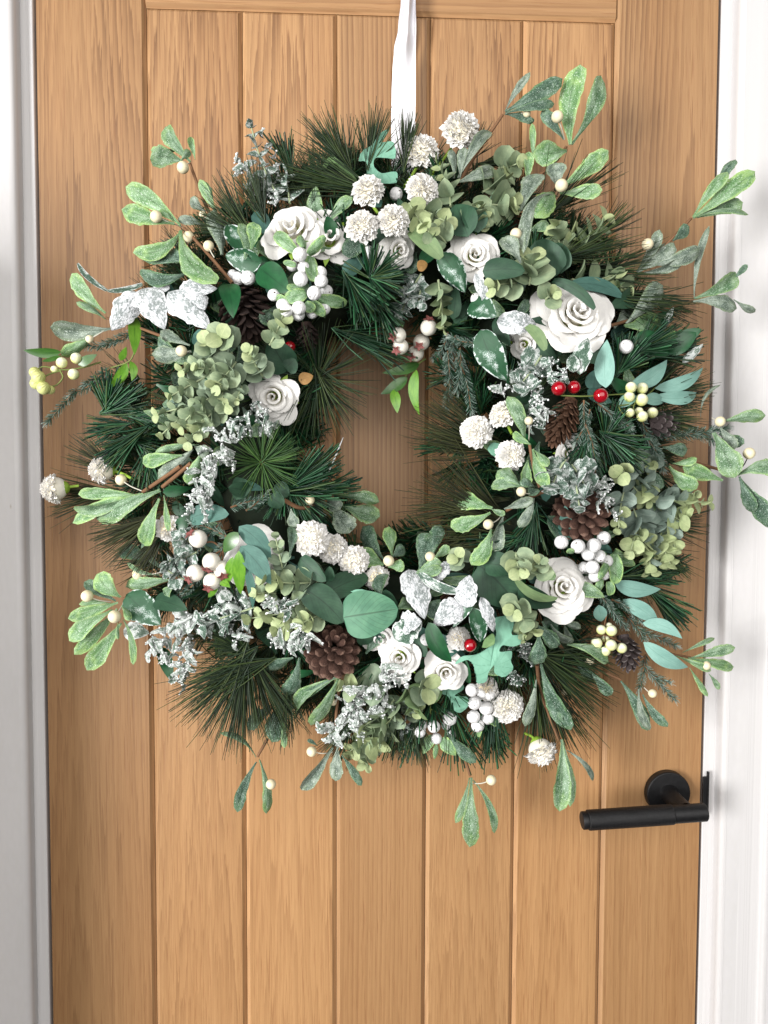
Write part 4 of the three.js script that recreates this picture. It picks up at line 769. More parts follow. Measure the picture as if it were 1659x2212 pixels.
spruce('frosted spruce twigs behind the pip berries', [[1320, 520, 1100, 430, 44, 1.4, 1.4], [1300, 560, 950, 920, 46, 0.8, 0.6], [1340, 330, 1640, 280, 46, 1, 1], [1280, 420, 1080, 640, 44, 0.6, 0.8], [1100, 830, 960, 940, 44, 0.8, 0.8], [1440, 350, 1560, 250, 44, 1, 1], [1000, 900, 1060, 780, 44, 0.6, 0.6]]);
view('A');
spruce('thin dark spruce twig at the left edge', [[1230, 1230, 1080, 1260, 44, 0, 0]], 0.1);

const twig = (k, label, x, y, dz) => { view(k); return sprig('frosted_sprig', label, x, y, dz); };
twig('B', 'silvery frosted sprig at the top left of the wreath', 260, 560, 0.6);
euc(330, 800, 150, 340, 95, 60, 8, { mats: M.glitter, name: 'frosted_leaf', shape: 'ovate', rough: 0.4 }); euc(400, 830, 380, 650, 100, 80, 4, { mats: M.glitter, name: 'frosted_leaf', rough: 0.4 });
curls(300, 840, 70, 560, 70, 15, 75, { dz0: 0.4, dz1: 0.6 }); curls(330, 760, 240, 400, 60, 7, 60); curls(330, 820, 180, 700, 60, 8, 70, { dz0: 0.8 });
twig('B', 'frosted curls at the top of the opening', 1180, 1420, 0.4);
euc(1260, 1290, 1130, 1540, 110, 80, 6, { mats: M.glitter, name: 'frosted_leaf', rough: 0.6 }); curls(1240, 1330, 1140, 1550, 90, 9, 70, { mats: M.glitter }); euc(1260, 1380, 1240, 1470, 90, 70, 3, { mats: M.glitter, name: 'frosted_leaf', rough: 0.6 });
twig('D', 'snow crusted curly sprig left of the opening', 1350, 1300, 1.2);
curls(1500, 1110, 1370, 1180, 70, 8, 80); curls(1390, 1170, 1310, 1380, 90, 18, 95, { dz0: 1, dz1: 1 }); curls(1330, 1380, 1230, 1480, 45, 8, 70); curls(1340, 1360, 1335, 1500, 35, 5, 70); curls(1480, 1150, 1520, 1210, 40, 4, 60);
twig('E', 'round snowy leaf ball beside the left rose', 375, 960, 1.4);
curls(330, 930, 420, 990, 90, 16, 85, { mats: M.snow.concat(M.halfSnow) }); curls(500, 890, 600, 980, 80, 10, 85, { mats: M.halfSnow.concat(M.snow) }); curls(470, 820, 540, 860, 50, 4, 70, { mats: M.glitter }); curls(200, 1010, 260, 1040, 50, 4, 60);
twig('H', 'large snow crusted curly sprig at the lower left', 1100, 1150, 1);
curls(1450, 1000, 1050, 1080, 110, 22, 100, { mats: M.snow.concat(M.halfSnow[0]) }); curls(1100, 1010, 840, 1240, 80, 22, 90, { dz0: 1, dz1: 0.4 }); curls(1080, 1150, 1000, 1430, 90, 22, 90, { dz0: 0.8, dz1: 0.3 }); curls(1360, 1080, 1400, 1180, 60, 7, 80); curls(940, 1170, 900, 1300, 50, 6, 70); euc(1500, 980, 1180, 1080, 130, 110, 5, { mats: M.halfSnow, name: 'frosted_leaf', rough: 0.5 });
twig('I', 'snowy ruffled leaf clump left of the bottom pine cone', 720, 870, 1.4);
curls(640, 860, 800, 880, 110, 22, 100); curls(780, 800, 840, 830, 50, 6, 70, { mats: M.halfSnow }); curls(570, 570, 620, 640, 50, 6, 70); curls(660, 590, 720, 660, 60, 6, 70, { mats: M.halfSnow });
twig('L', 'snow crusted twigs at the bottom above eucalyptus', 1000, 480, 1);
curls(1160, 240, 1250, 290, 60, 8, 80); curls(1120, 330, 960, 450, 90, 18, 90, { dz0: 1 }); curls(1000, 430, 870, 640, 90, 18, 90); curls(880, 590, 800, 610, 40, 6, 66); curls(1010, 480, 980, 620, 70, 10, 85); curls(1090, 380, 1110, 510, 40, 6, 80); curls(1230, 310, 1170, 480, 35, 9, 66); curls(1250, 280, 1340, 300, 30, 4, 50);
twig('L', 'frosted serrated leaves beside the bottom snowberries', 1330, 480, 0.4);
euc(1400, 350, 1310, 620, 90, 66, 6, { mats: M.glitter, name: 'frosted_leaf', shape: 'ovate', rough: 0.5 }); curls(1400, 450, 1320, 610, 60, 7, 55, { mats: M.halfSnow }); euc(1330, 330, 1400, 470, 120, 90, 4, { mats: M.sageLeaf, shape: 'ovate', rough: 0.3 });
twig('F', 'frosted curled leaves below the upper right rose', 800, 400, 0.6);
euc(880, 250, 760, 420, 110, 90, 4, { mats: M.glitter, name: 'frosted_leaf', rough: 0.6 }); curls(680, 330, 820, 440, 90, 14, 80, { mats: M.glitter.concat(M.snow[0]) }); curls(690, 480, 590, 480, 40, 5, 60); curls(850, 290, 1030, 380, 80, 10, 85, { mats: M.glitter }); curls(840, 450, 860, 600, 60, 8, 80, { mats: M.halfSnow }); curls(820, 620, 900, 620, 60, 8, 70); curls(840, 640, 860, 700, 50, 4, 60, { mats: M.halfSnow });
twig('F', 'dark frosted leaves draped over the large right cone', 1080, 1050, 0.8);
euc(1040, 930, 960, 1080, 130, 110, 4, { mats: M.glitter, name: 'frosted_leaf', rough: 0.6, dz0: 1.2 }); euc(1080, 960, 1160, 1090, 130, 110, 4, { mats: M.glitter, name: 'frosted_leaf', rough: 0.6, dz0: 1.2, dz1: 2 }); euc(1110, 1100, 1130, 1230, 100, 60, 4, { mats: M.glitter, name: 'frosted_leaf', shape: 'ovate', rough: 0.5, dz0: 1.8, dz1: 2.6 }); curls(1210, 1080, 1300, 1100, 50, 6, 60, { mats: M.snow, dz0: 1.4, dz1: 1.6 }); curls(1250, 1140, 1350, 1260, 50, 8, 64, { mats: M.snow, dz0: 1.4, dz1: 1.6 });
twig('H', 'small frosted ivy like leaves left of the pip berries', 1000, 650, 0.8);
euc(1120, 620, 940, 680, 100, 70, 6, { mats: M.glitter, name: 'frosted_leaf', shape: 'ovate', rough: 0.5 }); euc(1080, 560, 1010, 530, 90, 70, 4, { mats: M.glitter, name: 'frosted_leaf', shape: 'ovate', rough: 0.5 }); euc(1040, 800, 930, 740, 90, 60, 4, { mats: M.glitter, name: 'frosted_leaf', shape: 'ovate', rough: 0.5 });
twig('J', 'greyish frosted tips right of the mint leaf', 900, 560, 0.2);
curls(880, 520, 940, 660, 70, 10, 70, { mats: M.glitter }); curls(830, 720, 880, 800, 60, 8, 70, { mats: M.halfSnow });

// ---------------------------------------------------------------- mistletoe sprigs
const mist = (k, label, x, y, dz = 1) => { view(k); return sprig('mistletoe_sprig', label, x, y, dz); };
mist('A', 'green mistletoe sprig rising highest at the upper left', 1300, 900, 1.2);
stem([[1390, 1120], [1300, 900], [1240, 735]], 1.9, 1.5);
leaves('mistletoe', [[1195, 725, 980, 705, 130, 1, -0.05], [1165, 650, 985, 650, 55, 0], [1245, 725, 1085, 495, 105, 1, 0.04], [1275, 710, 1240, 562, 44, 0], [1180, 720, 1240, 650, 50, 1], [1430, 1080, 1305, 840, 60, 0]]);
onWire(1195, 762, 39, 1240, 730, 1.4);
mist('A', 'broad mistletoe fan at the left below the highest sprig', 1200, 1160, 1.6);
stem([[1520, 1520], [1370, 1340], [1205, 1160]], 1.9, 1.5);
leaves('mistletoe', [[1345, 1140, 1160, 1100, 60, 3], [1340, 1050, 1245, 960, 75, 3], [1400, 1060, 1305, 840, 60, 1], [1450, 1330, 1395, 1040, 130, 3], [1240, 1360, 905, 1300, 110, 2, 0.03], [1240, 1380, 1090, 1330, 90, 2], [1225, 1450, 912, 1455, 115, 2], [1140, 1130, 795, 1035, 118, 0], [1180, 1140, 822, 885, 128, 0, -0.03], [1135, 1115, 1040, 1040, 46, 0], [1185, 1175, 868, 1320, 105, 0, 0.17], [1178, 1175, 1415, 1520, 150, 0, -0.04, 1.4]]);
onWire(1020, 1083, 39, 1190, 1150, 1.6); onWire(1232, 1215, 36, 1210, 1170, 0.8); onWire(1363, 1275, 35, 1400, 1350, 1); onWire(1322, 1068, 22, 1380, 1120, 0.6);
leaves('mistletoe', [[1600, 1360, 1590, 1130, 110, 1], [1640, 1300, 1659, 1120, 90, 0]]);
mist('D', 'frosted mistletoe tips at the far left edge', 690, 260, 1);
stem([[1080, 380], [860, 300], [690, 250]], 1.7, 1.3);
leaves('mistletoe', [[690, 260, 498, 148, 52, 1], [610, 370, 400, 500, 96, 0, 0.05], [725, 320, 328, 312, 128, 3, 0.06], [690, 220, 470, -40, 96, 0, 0.07]]);
onWire(585, 390, 26, 690, 330, 0.4);
mist('D', 'grey frosted mistletoe leaves above the left eucalyptus', 1200, 470, 1.8);
leaves('mistletoe', [[1240, 430, 1050, 335, 80, 3], [1130, 450, 1035, 390, 70, 2], [1250, 470, 992, 485, 112, 3]]); onWire(1185, 468, 37, 1250, 470, 1);
mist('D', 'frosted mistletoe fan below the left eucalyptus', 1060, 1340, 1.4);
stem([[1180, 1220], [1050, 1310], [935, 1388]], 2.2, 2); stem([[1250, 1200], [1130, 1300], [1062, 1355]], 2.2, 2);
leaves('mistletoe', [[1300, 1080, 1010, 1135, 50, 1], [1190, 1150, 932, 1200, 92, 0], [1260, 1110, 1032, 1310, 100, 3], [1315, 1130, 1235, 1345, 110, 0], [1270, 1090, 1365, 1140, 86, 3]]);
view('H');
leaves('mistletoe', [[740, 250, 345, 240, 86, 0, -0.04], [750, 235, 314, 335, 90, 1], [770, 240, 308, 430, 90, 0, -0.03], [880, 215, 462, 400, 140, 1, 0.03], [875, 270, 780, 580, 108, 0, 0.05], [905, 250, 935, 485, 42, 0]]);
onWire(625, 148, 37, 760, 220, 1);
mist('H', 'mistletoe leaves above the lower left hub', 850, 720, 1);
leaves('mistletoe', [[920, 745, 760, 565, 46, 2, 0.05], [850, 690, 618, 600, 112, 2, 0.06], [880, 770, 665, 690, 36, 1]]); onWire(733, 766, 35, 900, 750, 1);
mist('H', 'bright mistletoe fan reaching out at the lower left', 630, 930, 1.6);
stem([[1000, 780], [850, 835], [640, 925]], 2, 1.5);
leaves('mistletoe', [[960, 800, 655, 845, 92, 1], [980, 830, 915, 900, 70, 1], [590, 940, 382, 815, 86, 2], [560, 958, 350, 960, 40, 0], [622, 915, 465, 765, 150, 0, -0.03], [605, 950, 278, 1055, 92, 0, 0.04], [570, 1000, 285, 1200, 110, 0, 0.03], [600, 990, 318, 1290, 90, 0], [625, 1085, 400, 1392, 112, 0], [605, 1080, 603, 1192, 26, 0], [640, 1060, 705, 1358, 46, 0, 0.05], [628, 970, 680, 1070, 48, 0]]);
onWire(403, 907, 39, 560, 945, 1.2); onWire(582, 1042, 42, 640, 960, 2.2);
mist('E', 'mistletoe leaves at the bottom of the opening', 970, 1430, 1.2);
stem([[690, 1440], [810, 1495], [965, 1430]], 2.2, 1.8);
leaves('mistletoe', [[740, 1500, 775, 1620, 76, 3], [1020, 1470, 1120, 1660, 150, 3], [1080, 1480, 1320, 1550, 120, 1, -0.05], [1040, 1420, 1318, 1455, 88, 1, 0.1], [970, 1410, 1060, 1505, 100, 3]]); onWire(862, 1442, 32, 880, 1480, 1);
mist('I', 'four mistletoe leaves round a cream berry under the opening', 1370, 340, 2);
leaves('mistletoe', [[1400, 320, 1480, 255, 80, 2], [1345, 340, 1212, 120, 125, 2], [1400, 310, 1380, 122, 92, 0], [1345, 370, 1172, 310, 138, 0], [1375, 385, 1482, 380, 76, 0]]); onWire(1378, 345, 36, 1360, 380, 2);
leaves('mistletoe', [[1330, 600, 1330, 420, 120, 2, 0, -2], [730, 320, 740, 120, 70, 2, 0, -1]]);
mist('F', 'mistletoe leaves low in the middle above silver leaves', 120, 1600, 1.6);
leaves('mistletoe', [[110, 1640, 95, 1400, 80, 2], [170, 1570, 225, 1355, 95, 2], [90, 1650, 150, 1410, 140, 2], [180, 1570, 282, 1495, 64, 0], [70, 1660, 232, 1600, 110, 1]]); onWire(155, 1562, 33, 140, 1620, 2);
view('J'); leaves('mistletoe', [[230, 95, 400, 55, 76, 1], [100, 330, 200, 300, 110, 1, 0, -1]]); 
mist('F', 'lime mistletoe sprig spreading over the right of the opening', 640, 1270, 1.4);
stem([[960, 1110], [800, 1180], [650, 1265]], 2, 1.6);
leaves('mistletoe', [[840, 1110, 740, 1070, 60, 2], [640, 1250, 830, 1180, 70, 3], [835, 1180, 735, 1372, 72, 3], [630, 1300, 572, 1528, 100, 3], [562, 1245, 314, 1165, 118, 0], [550, 1275, 288, 1368, 108, 0], [555, 1380, 425, 1618, 110, 0, 0.04], [555, 1250, 645, 1290, 46, 1]]);
onWire(535, 1352, 34, 620, 1300, 2); 
mist('F', 'mistletoe sprig among the right hand pompon flowers', 810, 850, 1.6);
leaves('mistletoe', [[800, 1110, 850, 1160, 80, 2], [770, 820, 660, 515, 96, 1, -0.07], [755, 1110, 552, 1105, 86, 1], [750, 1100, 595, 1000, 112, 1], [795, 930, 780, 1108, 86, 0], [825, 860, 918, 1118, 96, 0, 0.05], [840, 870, 925, 975, 60, 0], [812, 830, 697, 755, 62, 0]]);
stem([[805, 830], [830, 980], [870, 1110]], 1.5, 1.5); onWire(800, 675, 28, 800, 800, 1.6); onWire(750, 1138, 32, 820, 1150, 1.8);
mist('G', 'mistletoe sprig crossing onto the white frame at far right', 1300, 1200, 1.6);
stem([[1000, 1170], [1240, 1235], [1405, 1290]], 1.8, 1.5);
leaves('mistletoe', [[800, 1060, 1000, 1080, 108, 2], [1110, 810, 1272, 550, 30, 3, 0.12], [1260, 950, 1465, 1030, 100, 2], [1270, 900, 1385, 1080, 110, 3], [1290, 850, 1640, 800, 105, 1, 0.05], [1215, 940, 1390, 1310, 185, 1, 0.05], [1290, 1330, 960, 1225, 130, 0, -0.04], [850, 1215, 1080, 1400, 140, 0, -0.04], [880, 1190, 1080, 1150, 76, 0], [1415, 1285, 1760, 1240, 150, 1, 0.05], [1430, 1320, 1720, 1720, 170, 2, 0.05], [1425, 1300, 1540, 1595, 110, 2, 0.08]]);
onWire(1505, 1110, 48, 1425, 1250, 1.4, M.creamBerry, M.darkWire); onWire(1268, 850, 42, 1200, 820, 0.6); onWire(1030, 1200, 26, 960, 1190, 0.6);
mist('C', 'mistletoe sprig at the right edge level with the top rose', 1285, 890, 1);
stem([[1010, 1170], [1190, 985], [1280, 890]], 1.8, 1.4);
leaves('mistletoe', [[1410, 760, 1500, 600, 52, 2], [1190, 1000, 1270, 930, 66, 2], [1310, 885, 1535, 815, 84, 1], [1290, 890, 1562, 872, 30, 1], [1290, 880, 1460, 660, 66, 0], [1290, 885, 1595, 660, 92, 0, -0.02]]);
mist('C', 'greyish mistletoe leaves with one cream berry at the right', 1030, 1140, 1);
leaves('mistletoe', [[1010, 1150, 1125, 945, 64, 3], [1070, 1120, 1325, 1040, 76, 3], [1020, 1160, 1245, 1080, 56, 3], [1015, 1155, 1195, 1010, 96, 3]]); onWire(1065, 1017, 28, 1050, 1080, 1.2);
mist('C', 'mistletoe sprig with one long upright leaf at the right edge', 1285, 1290, 1.2);
stem([[1060, 1370], [1180, 1330], [1278, 1300]], 1.8, 1.4);
leaves('mistletoe', [[1295, 1285, 1370, 925, 34, 3, 0.07], [1490, 1185, 1558, 1118, 32, 2], [1490, 1290, 1595, 1352, 36, 3], [1290, 1300, 1505, 1335, 74, 3, 0.06], [1295, 1285, 1508, 1170, 78, 1]]);
mist('C', 'small mistletoe leaves right of the upper right rose', 960, 1400, 1.4);
stem([[880, 1420], [1000, 1385]], 1.8, 1.6); leaves('mistletoe', [[900, 1430, 1000, 1300, 76, 3], [960, 1410, 1140, 1220, 108, 3], [950, 1420, 1118, 1400, 104, 0], [1110, 1440, 1200, 1470, 50, 0]]);
mist('C', 'dark mistletoe twig rising at the top right of the ribbon', 250, 530, 1.2);
stem([[130, 720], [240, 540], [350, 378]], 2, 1.6);
leaves('mistletoe', [[470, 385, 500, 418, 34, 2], [360, 375, 500, 412, 40, 2], [365, 355, 486, 168, 42, 3], [365, 370, 605, 325, 48, 2], [362, 362, 645, 200, 84, 2, -0.03], [125, 712, 305, 640, 76, 3, -0.06], [130, 690, 285, 460, 66, 3], [110, 690, 100, 550, 54, 3], [140, 690, 160, 540, 50, 3]]); onWire(468, 372, 20, 420, 370, 0.2);
mist('C', 'mistletoe sprig with the tallest lime leaf at the top right', 650, 580, 1.4);
stem([[490, 710], [610, 610], [665, 535]], 1.9, 1.5);
leaves('mistletoe', [[652, 500, 545, 355, 58, 2], [500, 620, 495, 420, 34, 0], [470, 720, 480, 560, 50, 0], [665, 555, 498, 570, 112, 0], [690, 525, 835, 185, 88, 1, -0.02], [685, 525, 735, 132, 126, 0, 0.03], [695, 510, 812, 320, 34, 0]]); onWire(620, 388, 29, 655, 500, 1.6);
mist('C', 'lime mistletoe sprig below the tallest leaf at the right', 600, 760, 2);
stem([[440, 870], [520, 800], [590, 762]], 2, 1.7);
leaves('mistletoe', [[440, 850, 520, 670, 112, 3], [430, 850, 440, 770, 46, 1], [620, 740, 610, 615, 90, 3], [600, 760, 512, 890, 110, 0], [640, 735, 872, 555, 88, 0, 0.03], [630, 765, 842, 750, 78, 0], [620, 780, 452, 1065, 60, 3, -0.1], [440, 1110, 345, 985, 86, 3, -0.05]]); onWire(640, 727, 31, 600, 750, 2); onWire(415, 966, 28, 430, 1040, 1.6);
mist('K', 'mistletoe tip lying over the white frame at lower right', 1100, 900, 0.6);
stem([[900, 860], [1000, 885], [1100, 900]], 1.5, 1.2);
leaves('mistletoe', [[1040, 865, 1272, 760, 36, 1, -0.04], [1100, 905, 1422, 828, 76, 1], [1080, 905, 1410, 970, 88, 0, -0.03], [990, 890, 1245, 1000, 52, 0], [1230, 1020, 1305, 1135, 40, 1], [1090, 975, 1222, 1185, 40, 0, -0.04]]); onWire(1210, 960, 32, 1150, 940, 0.6);
mist('K', 'mistletoe twig crossing the plank below the lower right cone', 400, 980, 1);
stem([[120, 780, 1], [230, 900, 1.2], [400, 980, 1.2], [590, 1062, 1.2]], 2, 1.5);
leaves('mistletoe', [[150, 640, 300, 690, 60, 3], [180, 650, 235, 780, 46, 3], [20, 640, 120, 820, 80, 2], [250, 915, 385, 1065, 80, 2], [360, 990, 522, 1175, 80, 2], [200, 805, 500, 935, 96, 1], [720, 1130, 800, 1430, 66, 3], [590, 1072, 785, 1432, 96, 2, 0.05], [750, 1170, 932, 1405, 78, 2]]); onWire(365, 922, 34, 290, 880, 0.8); onWire(820, 1162, 31, 760, 1120, 0.6); onWire(184, 1150, 26, 120, 1100, 0.2);
mist('J', 'mistletoe twig hanging down at the lower right', 1050, 830, 2);
stem([[1020, 690], [1040, 850], [1110, 1050], [1160, 1180]], 2.2, 1.8);
leaves('mistletoe', [[1030, 480, 1005, 690, 108, 2], [1010, 430, 1150, 580, 96, 2], [1110, 430, 1255, 545, 70, 3], [1015, 790, 940, 1095, 70, 3], [1045, 690, 1240, 1120, 116, 2, -0.04], [1060, 740, 1180, 1060, 70, 2], [1215, 1250, 1385, 1450, 44, 3], [1190, 1200, 1235, 1620, 80, 1], [1180, 1180, 1165, 1650, 110, 1, 0.04]]);
mist('Z', 'mistletoe tip hanging in the middle of the bottom edge', 1015, 1680, 0.6);
stem([[985, 1560, 0.6], [1000, 1620, 0.8], [1015, 1676, 0.8]], 1.6, 1.3);
leaves('mistletoe', [[1014, 1680, 984, 1778, 17, 1, 0.04], [1022, 1685, 1068, 1800, 18, 1], [1018, 1680, 1014, 1830, 36, 1], [965, 1580, 1028, 1648, 26, 2]]); onWire(1061, 1685, 11, 1018, 1692, 1.2);
mist('L', 'mistletoe tip hanging at the bottom left', 355, 800, 0.6);
stem([[420, 680], [355, 795]], 1.7, 1.4); leaves('mistletoe', [[345, 800, 108, 640, 42, 1, -0.08], [348, 830, 222, 1158, 74, 2, -0.1], [368, 815, 412, 1168, 66, 1, 0.03]]); onWire(443, 975, 33, 400, 900, 1);
mist('L', 'mistletoe twig hanging below the bottom pine cone', 870, 500, 1);
stem([[915, 250], [875, 450], [860, 690]], 1.9, 1.5);
leaves('mistletoe', [[750, 725, 680, 685, 30, 2], [630, 150, 540, 395, 112, 2], [590, 150, 420, 230, 90, 2, 0, -1], [530, 420, 450, 700, 130, 2, 0.03], [440, 460, 300, 620, 90, 2], [520, 560, 530, 740, 40, 0], [895, 260, 625, 405, 60, 2], [890, 270, 612, 490, 96, 1], [880, 290, 700, 590, 100, 1], [845, 735, 640, 1012, 90, 3], [878, 725, 865, 955, 92, 3], [905, 785, 1035, 985, 54, 2]]);
onWire(708, 762, 33, 850, 765, 0.6); onWire(850, 440, 23, 875, 420, 0.1);

// ---------------------------------------------------------------- green, silver and blue leaves
const spr = (k, name, label, x, y, dz = 1.4) => { view(k); return sprig(name, label, x, y, dz); };
spr('B', 'green_leaf_sprig', 'glossy green leaves flecked with snow left of the large rose', 180, 1240, 1.6);
leaves('laurel', [[130, 1180, 0, 970, 120, 0, 0.05]], { mat: 'laurelSnow' }); leaves('laurel', [[215, 1215, -20, 1170, 150]], { mat: 'laurelSnow' }); leaves('laurel', [[200, 1250, 395, 1410, 175]]);
view('D'); leaves('laurel', [[1490, 30, 1525, 255, 132]]);
spr('D', 'silver_leaf_sprig', 'snow covered silver leaves at the far upper left', 950, 150, 1.8);
leaves('snow', [[1110, 60, 1000, 30, 90, 0, 0, 0.2], [1170, 90, 1420, 60, 120], [1290, 90, 1340, 200, 90], [1100, 85, 1370, 325, 190], [900, 85, 728, 335, 150], [925, 65, 1078, 328, 190]], { mat: 'silver' });
leaves('strap', [[930, 30, 700, 75, 34, 0, 0.05], [700, 75, 508, -105, 36, 0, 0.12]], { mat: 'halfSnow', style: 'strap' }); leaves('laurel', [[960, 20, 1060, -20, 60]]);
spr('C', 'green_leaf_sprig', 'dark snow edged leaves between the two upper right roses', 240, 1400, 1.2);
leaves('snow', [[40, 1060, 165, 1255, 110, 0, 0.04], [190, 1310, 320, 1375, 120]], { mat: 'laurelSnow', leaf: { rough: 0.1 } }); leaves('snow', [[320, 1400, 515, 1412, 112]], { mat: 'silver' }); leaves('snow', [[240, 1440, 370, 1690, 132, 0, -0.04]], { mat: 'laurelSnow', leaf: { rough: 0.1 } });
leaves('snow', [[215, 1160, 285, 1330, 50]], { mat: 'silver' }); leaves('laurel', [[180, 980, 120, 820, 150], [230, 960, 180, 830, 120]], { mat: 'darkLeaf' }); leaves('round', [[250, 1150, 460, 1150, 100, 0, 0.04]], { mat: 'darkLeaf' });
leaves('laurel', [[730, 1660, 770, 1480, 90], [700, 1650, 690, 1560, 60]], { mat: 'halfSnow', leaf: { rough: 0.3 } });
spr('C', 'green_leaf_sprig', 'broad dusky green leaves above the upper right rose', 600, 1120, 1.4);
leaves('round', [[620, 1170, 510, 1000, 160], [640, 1160, 600, 1010, 130]], { mat: 'darkLeaf' }); leaves('strap', [[600, 1195, 805, 1335, 52, 0, 0.1, 2.2]], { mat: 'darkLeaf', style: 'strap' }); leaves('strap', [[690, 1215, 935, 1272, 66, 0, 0.08, 1.4]], { mat: 'tealLeaf', style: 'strap' }); leaves('strap', [[470, 1420, 560, 1540, 56, 0, 0.08, 1]], { mat: 'sageLeaf', style: 'strap' }); leaves('laurel', [[990, 1270, 870, 1330, 90]], { mat: 'darkLeaf' });
spr('B', 'green_leaf', 'smooth sage leaf right of the small top rose', 1290, 1090, 1);
leaves('strap', [[1190, 1010, 1390, 1190, 116]], { mat: 'sageLeaf', style: 'strap' }); leaves('round', [[1230, 1240, 1300, 1230, 70]], { mat: 'tanLeaf' });
spr('E', 'green_leaf', 'dark serrated leaf above the left rose', 670, 490, 0.8);
leaves('round', [[720, 600, 600, 400, 190], [700, 580, 770, 520, 130]], { mat: 'darkLeaf' }); leaves('laurel', [[790, 660, 885, 630, 76]], { mat: 'tanLeaf' });
leaves('round', [[640, 1340, 720, 1420, 100], [600, 1420, 690, 1480, 110], [430, 1300, 380, 1440, 120], [470, 1380, 330, 1360, 100]], { mat: 'darkLeaf' });
spr('G', 'green_leaf_sprig', 'dark green leaf with white torn edge at the right', 950, 180, 0.8);
leaves('snow', [[960, 370, 1130, 215, 66]]); leaves('laurel', [[900, 200, 1118, 95, 110], [830, 290, 1075, 125, 150], [560, 160, 850, 300, 190], [700, 60, 850, 30, 110]]); view('C'); leaves('laurel', [[1130, 1410, 1185, 1320, 66]]); leaves('snow', [[1150, 1410, 1195, 1325, 28]]);
spr('G', 'blue_leaf_sprig', 'five blue green willow leaves above the right purple cone', 700, 620, 1.6);
leaves('lance', [[430, 730, 600, 650, 92, 0, 0.05], [640, 670, 810, 690, 96, 0, 0.04], [540, 560, 835, 345, 128, 0, -0.08], [735, 580, 1128, 408, 108, 0, -0.08], [735, 650, 1075, 612, 108, 0, -0.1], [335, 575, 345, 180, 152, 0, 0.03]], { mat: 'blueLeaf' }); stem([[440, 730], [600, 700], [740, 570]], 1, 0.8, M.greenStem);
spr('K', 'blue_leaf_sprig', 'five blue green willow leaves at the lower right', 750, 620, 1.6);
leaves('lance', [[430, 520, 450, 640, 90], [545, 360, 882, 405, 112, 0, -0.06], [605, 480, 862, 658, 116, 0, 0.08], [750, 650, 1038, 765, 92, 0, 0.12], [755, 790, 1080, 972, 112, 0, -0.06]], { mat: 'blueLeaf' });
spr('I', 'blue_leaf_sprig', 'dusky blue green leaves beside the lime leaves at lower left', 460, 300, 1.4);
leaves('round', [[80, 70, 335, 40, 130, 0, 0.06]], { mat: 'tealLeaf' }); leaves('lance', [[400, 120, 610, 340, 130, 0, 0.1], [410, 250, 610, 500, 140, 0, 0.06], [445, 370, 490, 660, 52, 0, 0.04]], { mat: 'tealLeaf' });
spr('I', 'bamboo_leaf_sprig', 'glossy lime leaves beside the pip berries at lower left', 380, 350, 2);
leaves('lance', [[395, 160, 300, 290, 88]], { mat: 'bambooDark' }); leaves('lance', [[360, 320, 320, 510, 62], [400, 280, 412, 565, 80], [280, 480, 345, 520, 46], [260, 500, 200, 585, 40]], { mat: 'bamboo' });
spr('D', 'bamboo_leaf_sprig', 'glossy lime leaves hanging at the far left', 840, 520, 1.2);
leaves('lance', [[875, 235, 878, 495, 78]], { mat: 'bamboo' }); leaves('lance', [[830, 550, 715, 705, 66, 0, 0.06], [855, 535, 860, 665, 50, 0, 0.1], [785, 530, 825, 440, 44]], { mat: 'bamboo' }); stem([[880, 470], [850, 530], [720, 580]], 0.8, 0.7, M.greenStem);
spr('E', 'bamboo_leaf_sprig', 'glossy dark green leaves hanging into the opening', 1540, 560, 0.6);
stem([[1620, 520], [1580, 545], [1480, 640]], 1, 0.8, M.greenStem); leaves('lance', [[1580, 550, 1335, 612, 66, 0, 0.06], [1500, 640, 1325, 750, 72, 0, 0.06]], { mat: 'bambooDark' }); leaves('lance', [[1410, 720, 1435, 875, 64], [1560, 590, 1580, 888, 64, 0, -0.1]], { mat: 'bamboo' });
spr('I', 'big_leaf', 'largest round veined green leaf at the bottom of the opening', 1260, 680, 1.8);
leaves('round', [[1300, 560, 1430, 760, 190]], { mat: 'darkLeaf' }); leaves('round', [[1080, 715, 1440, 660, 290]], { mat: 'veined', leaf: { nu: 20, nv: 12, wave: 0.03, roll: 0, cup: 0.12 } });
spr('I', 'green_leaf_sprig', 'dark green rounded leaves left of the largest veined leaf', 1000, 600, 1.4);
leaves('round', [[800, 325, 970, 480, 110], [960, 570, 1245, 450, 150, 0, 0.05], [830, 530, 1080, 750, 190, 0, 0.05], [980, 480, 990, 380, 70]], { mat: 'darkLeaf' });
spr('J', 'green_leaf_sprig', 'dark broad leaves left of the lower right rose', 760, 180, 1);
leaves('round', [[640, 40, 880, 300, 300, 0, 0.04], [680, 30, 880, 60, 160]], { mat: 'darkLeaf', leaf: { nu: 16, nv: 8 } }); leaves('round', [[900, 190, 1140, 300, 130, 0, -0.04]], { mat: 'darkLeaf' }); leaves('strap', [[880, 135, 1150, 260, 60, 0, -0.12, 1]], { mat: 'sageLeaf', style: 'strap' });
spr('J', 'silver_leaf_sprig', 'snow dusted silver leaves below the opening', 400, 280, 1.6);
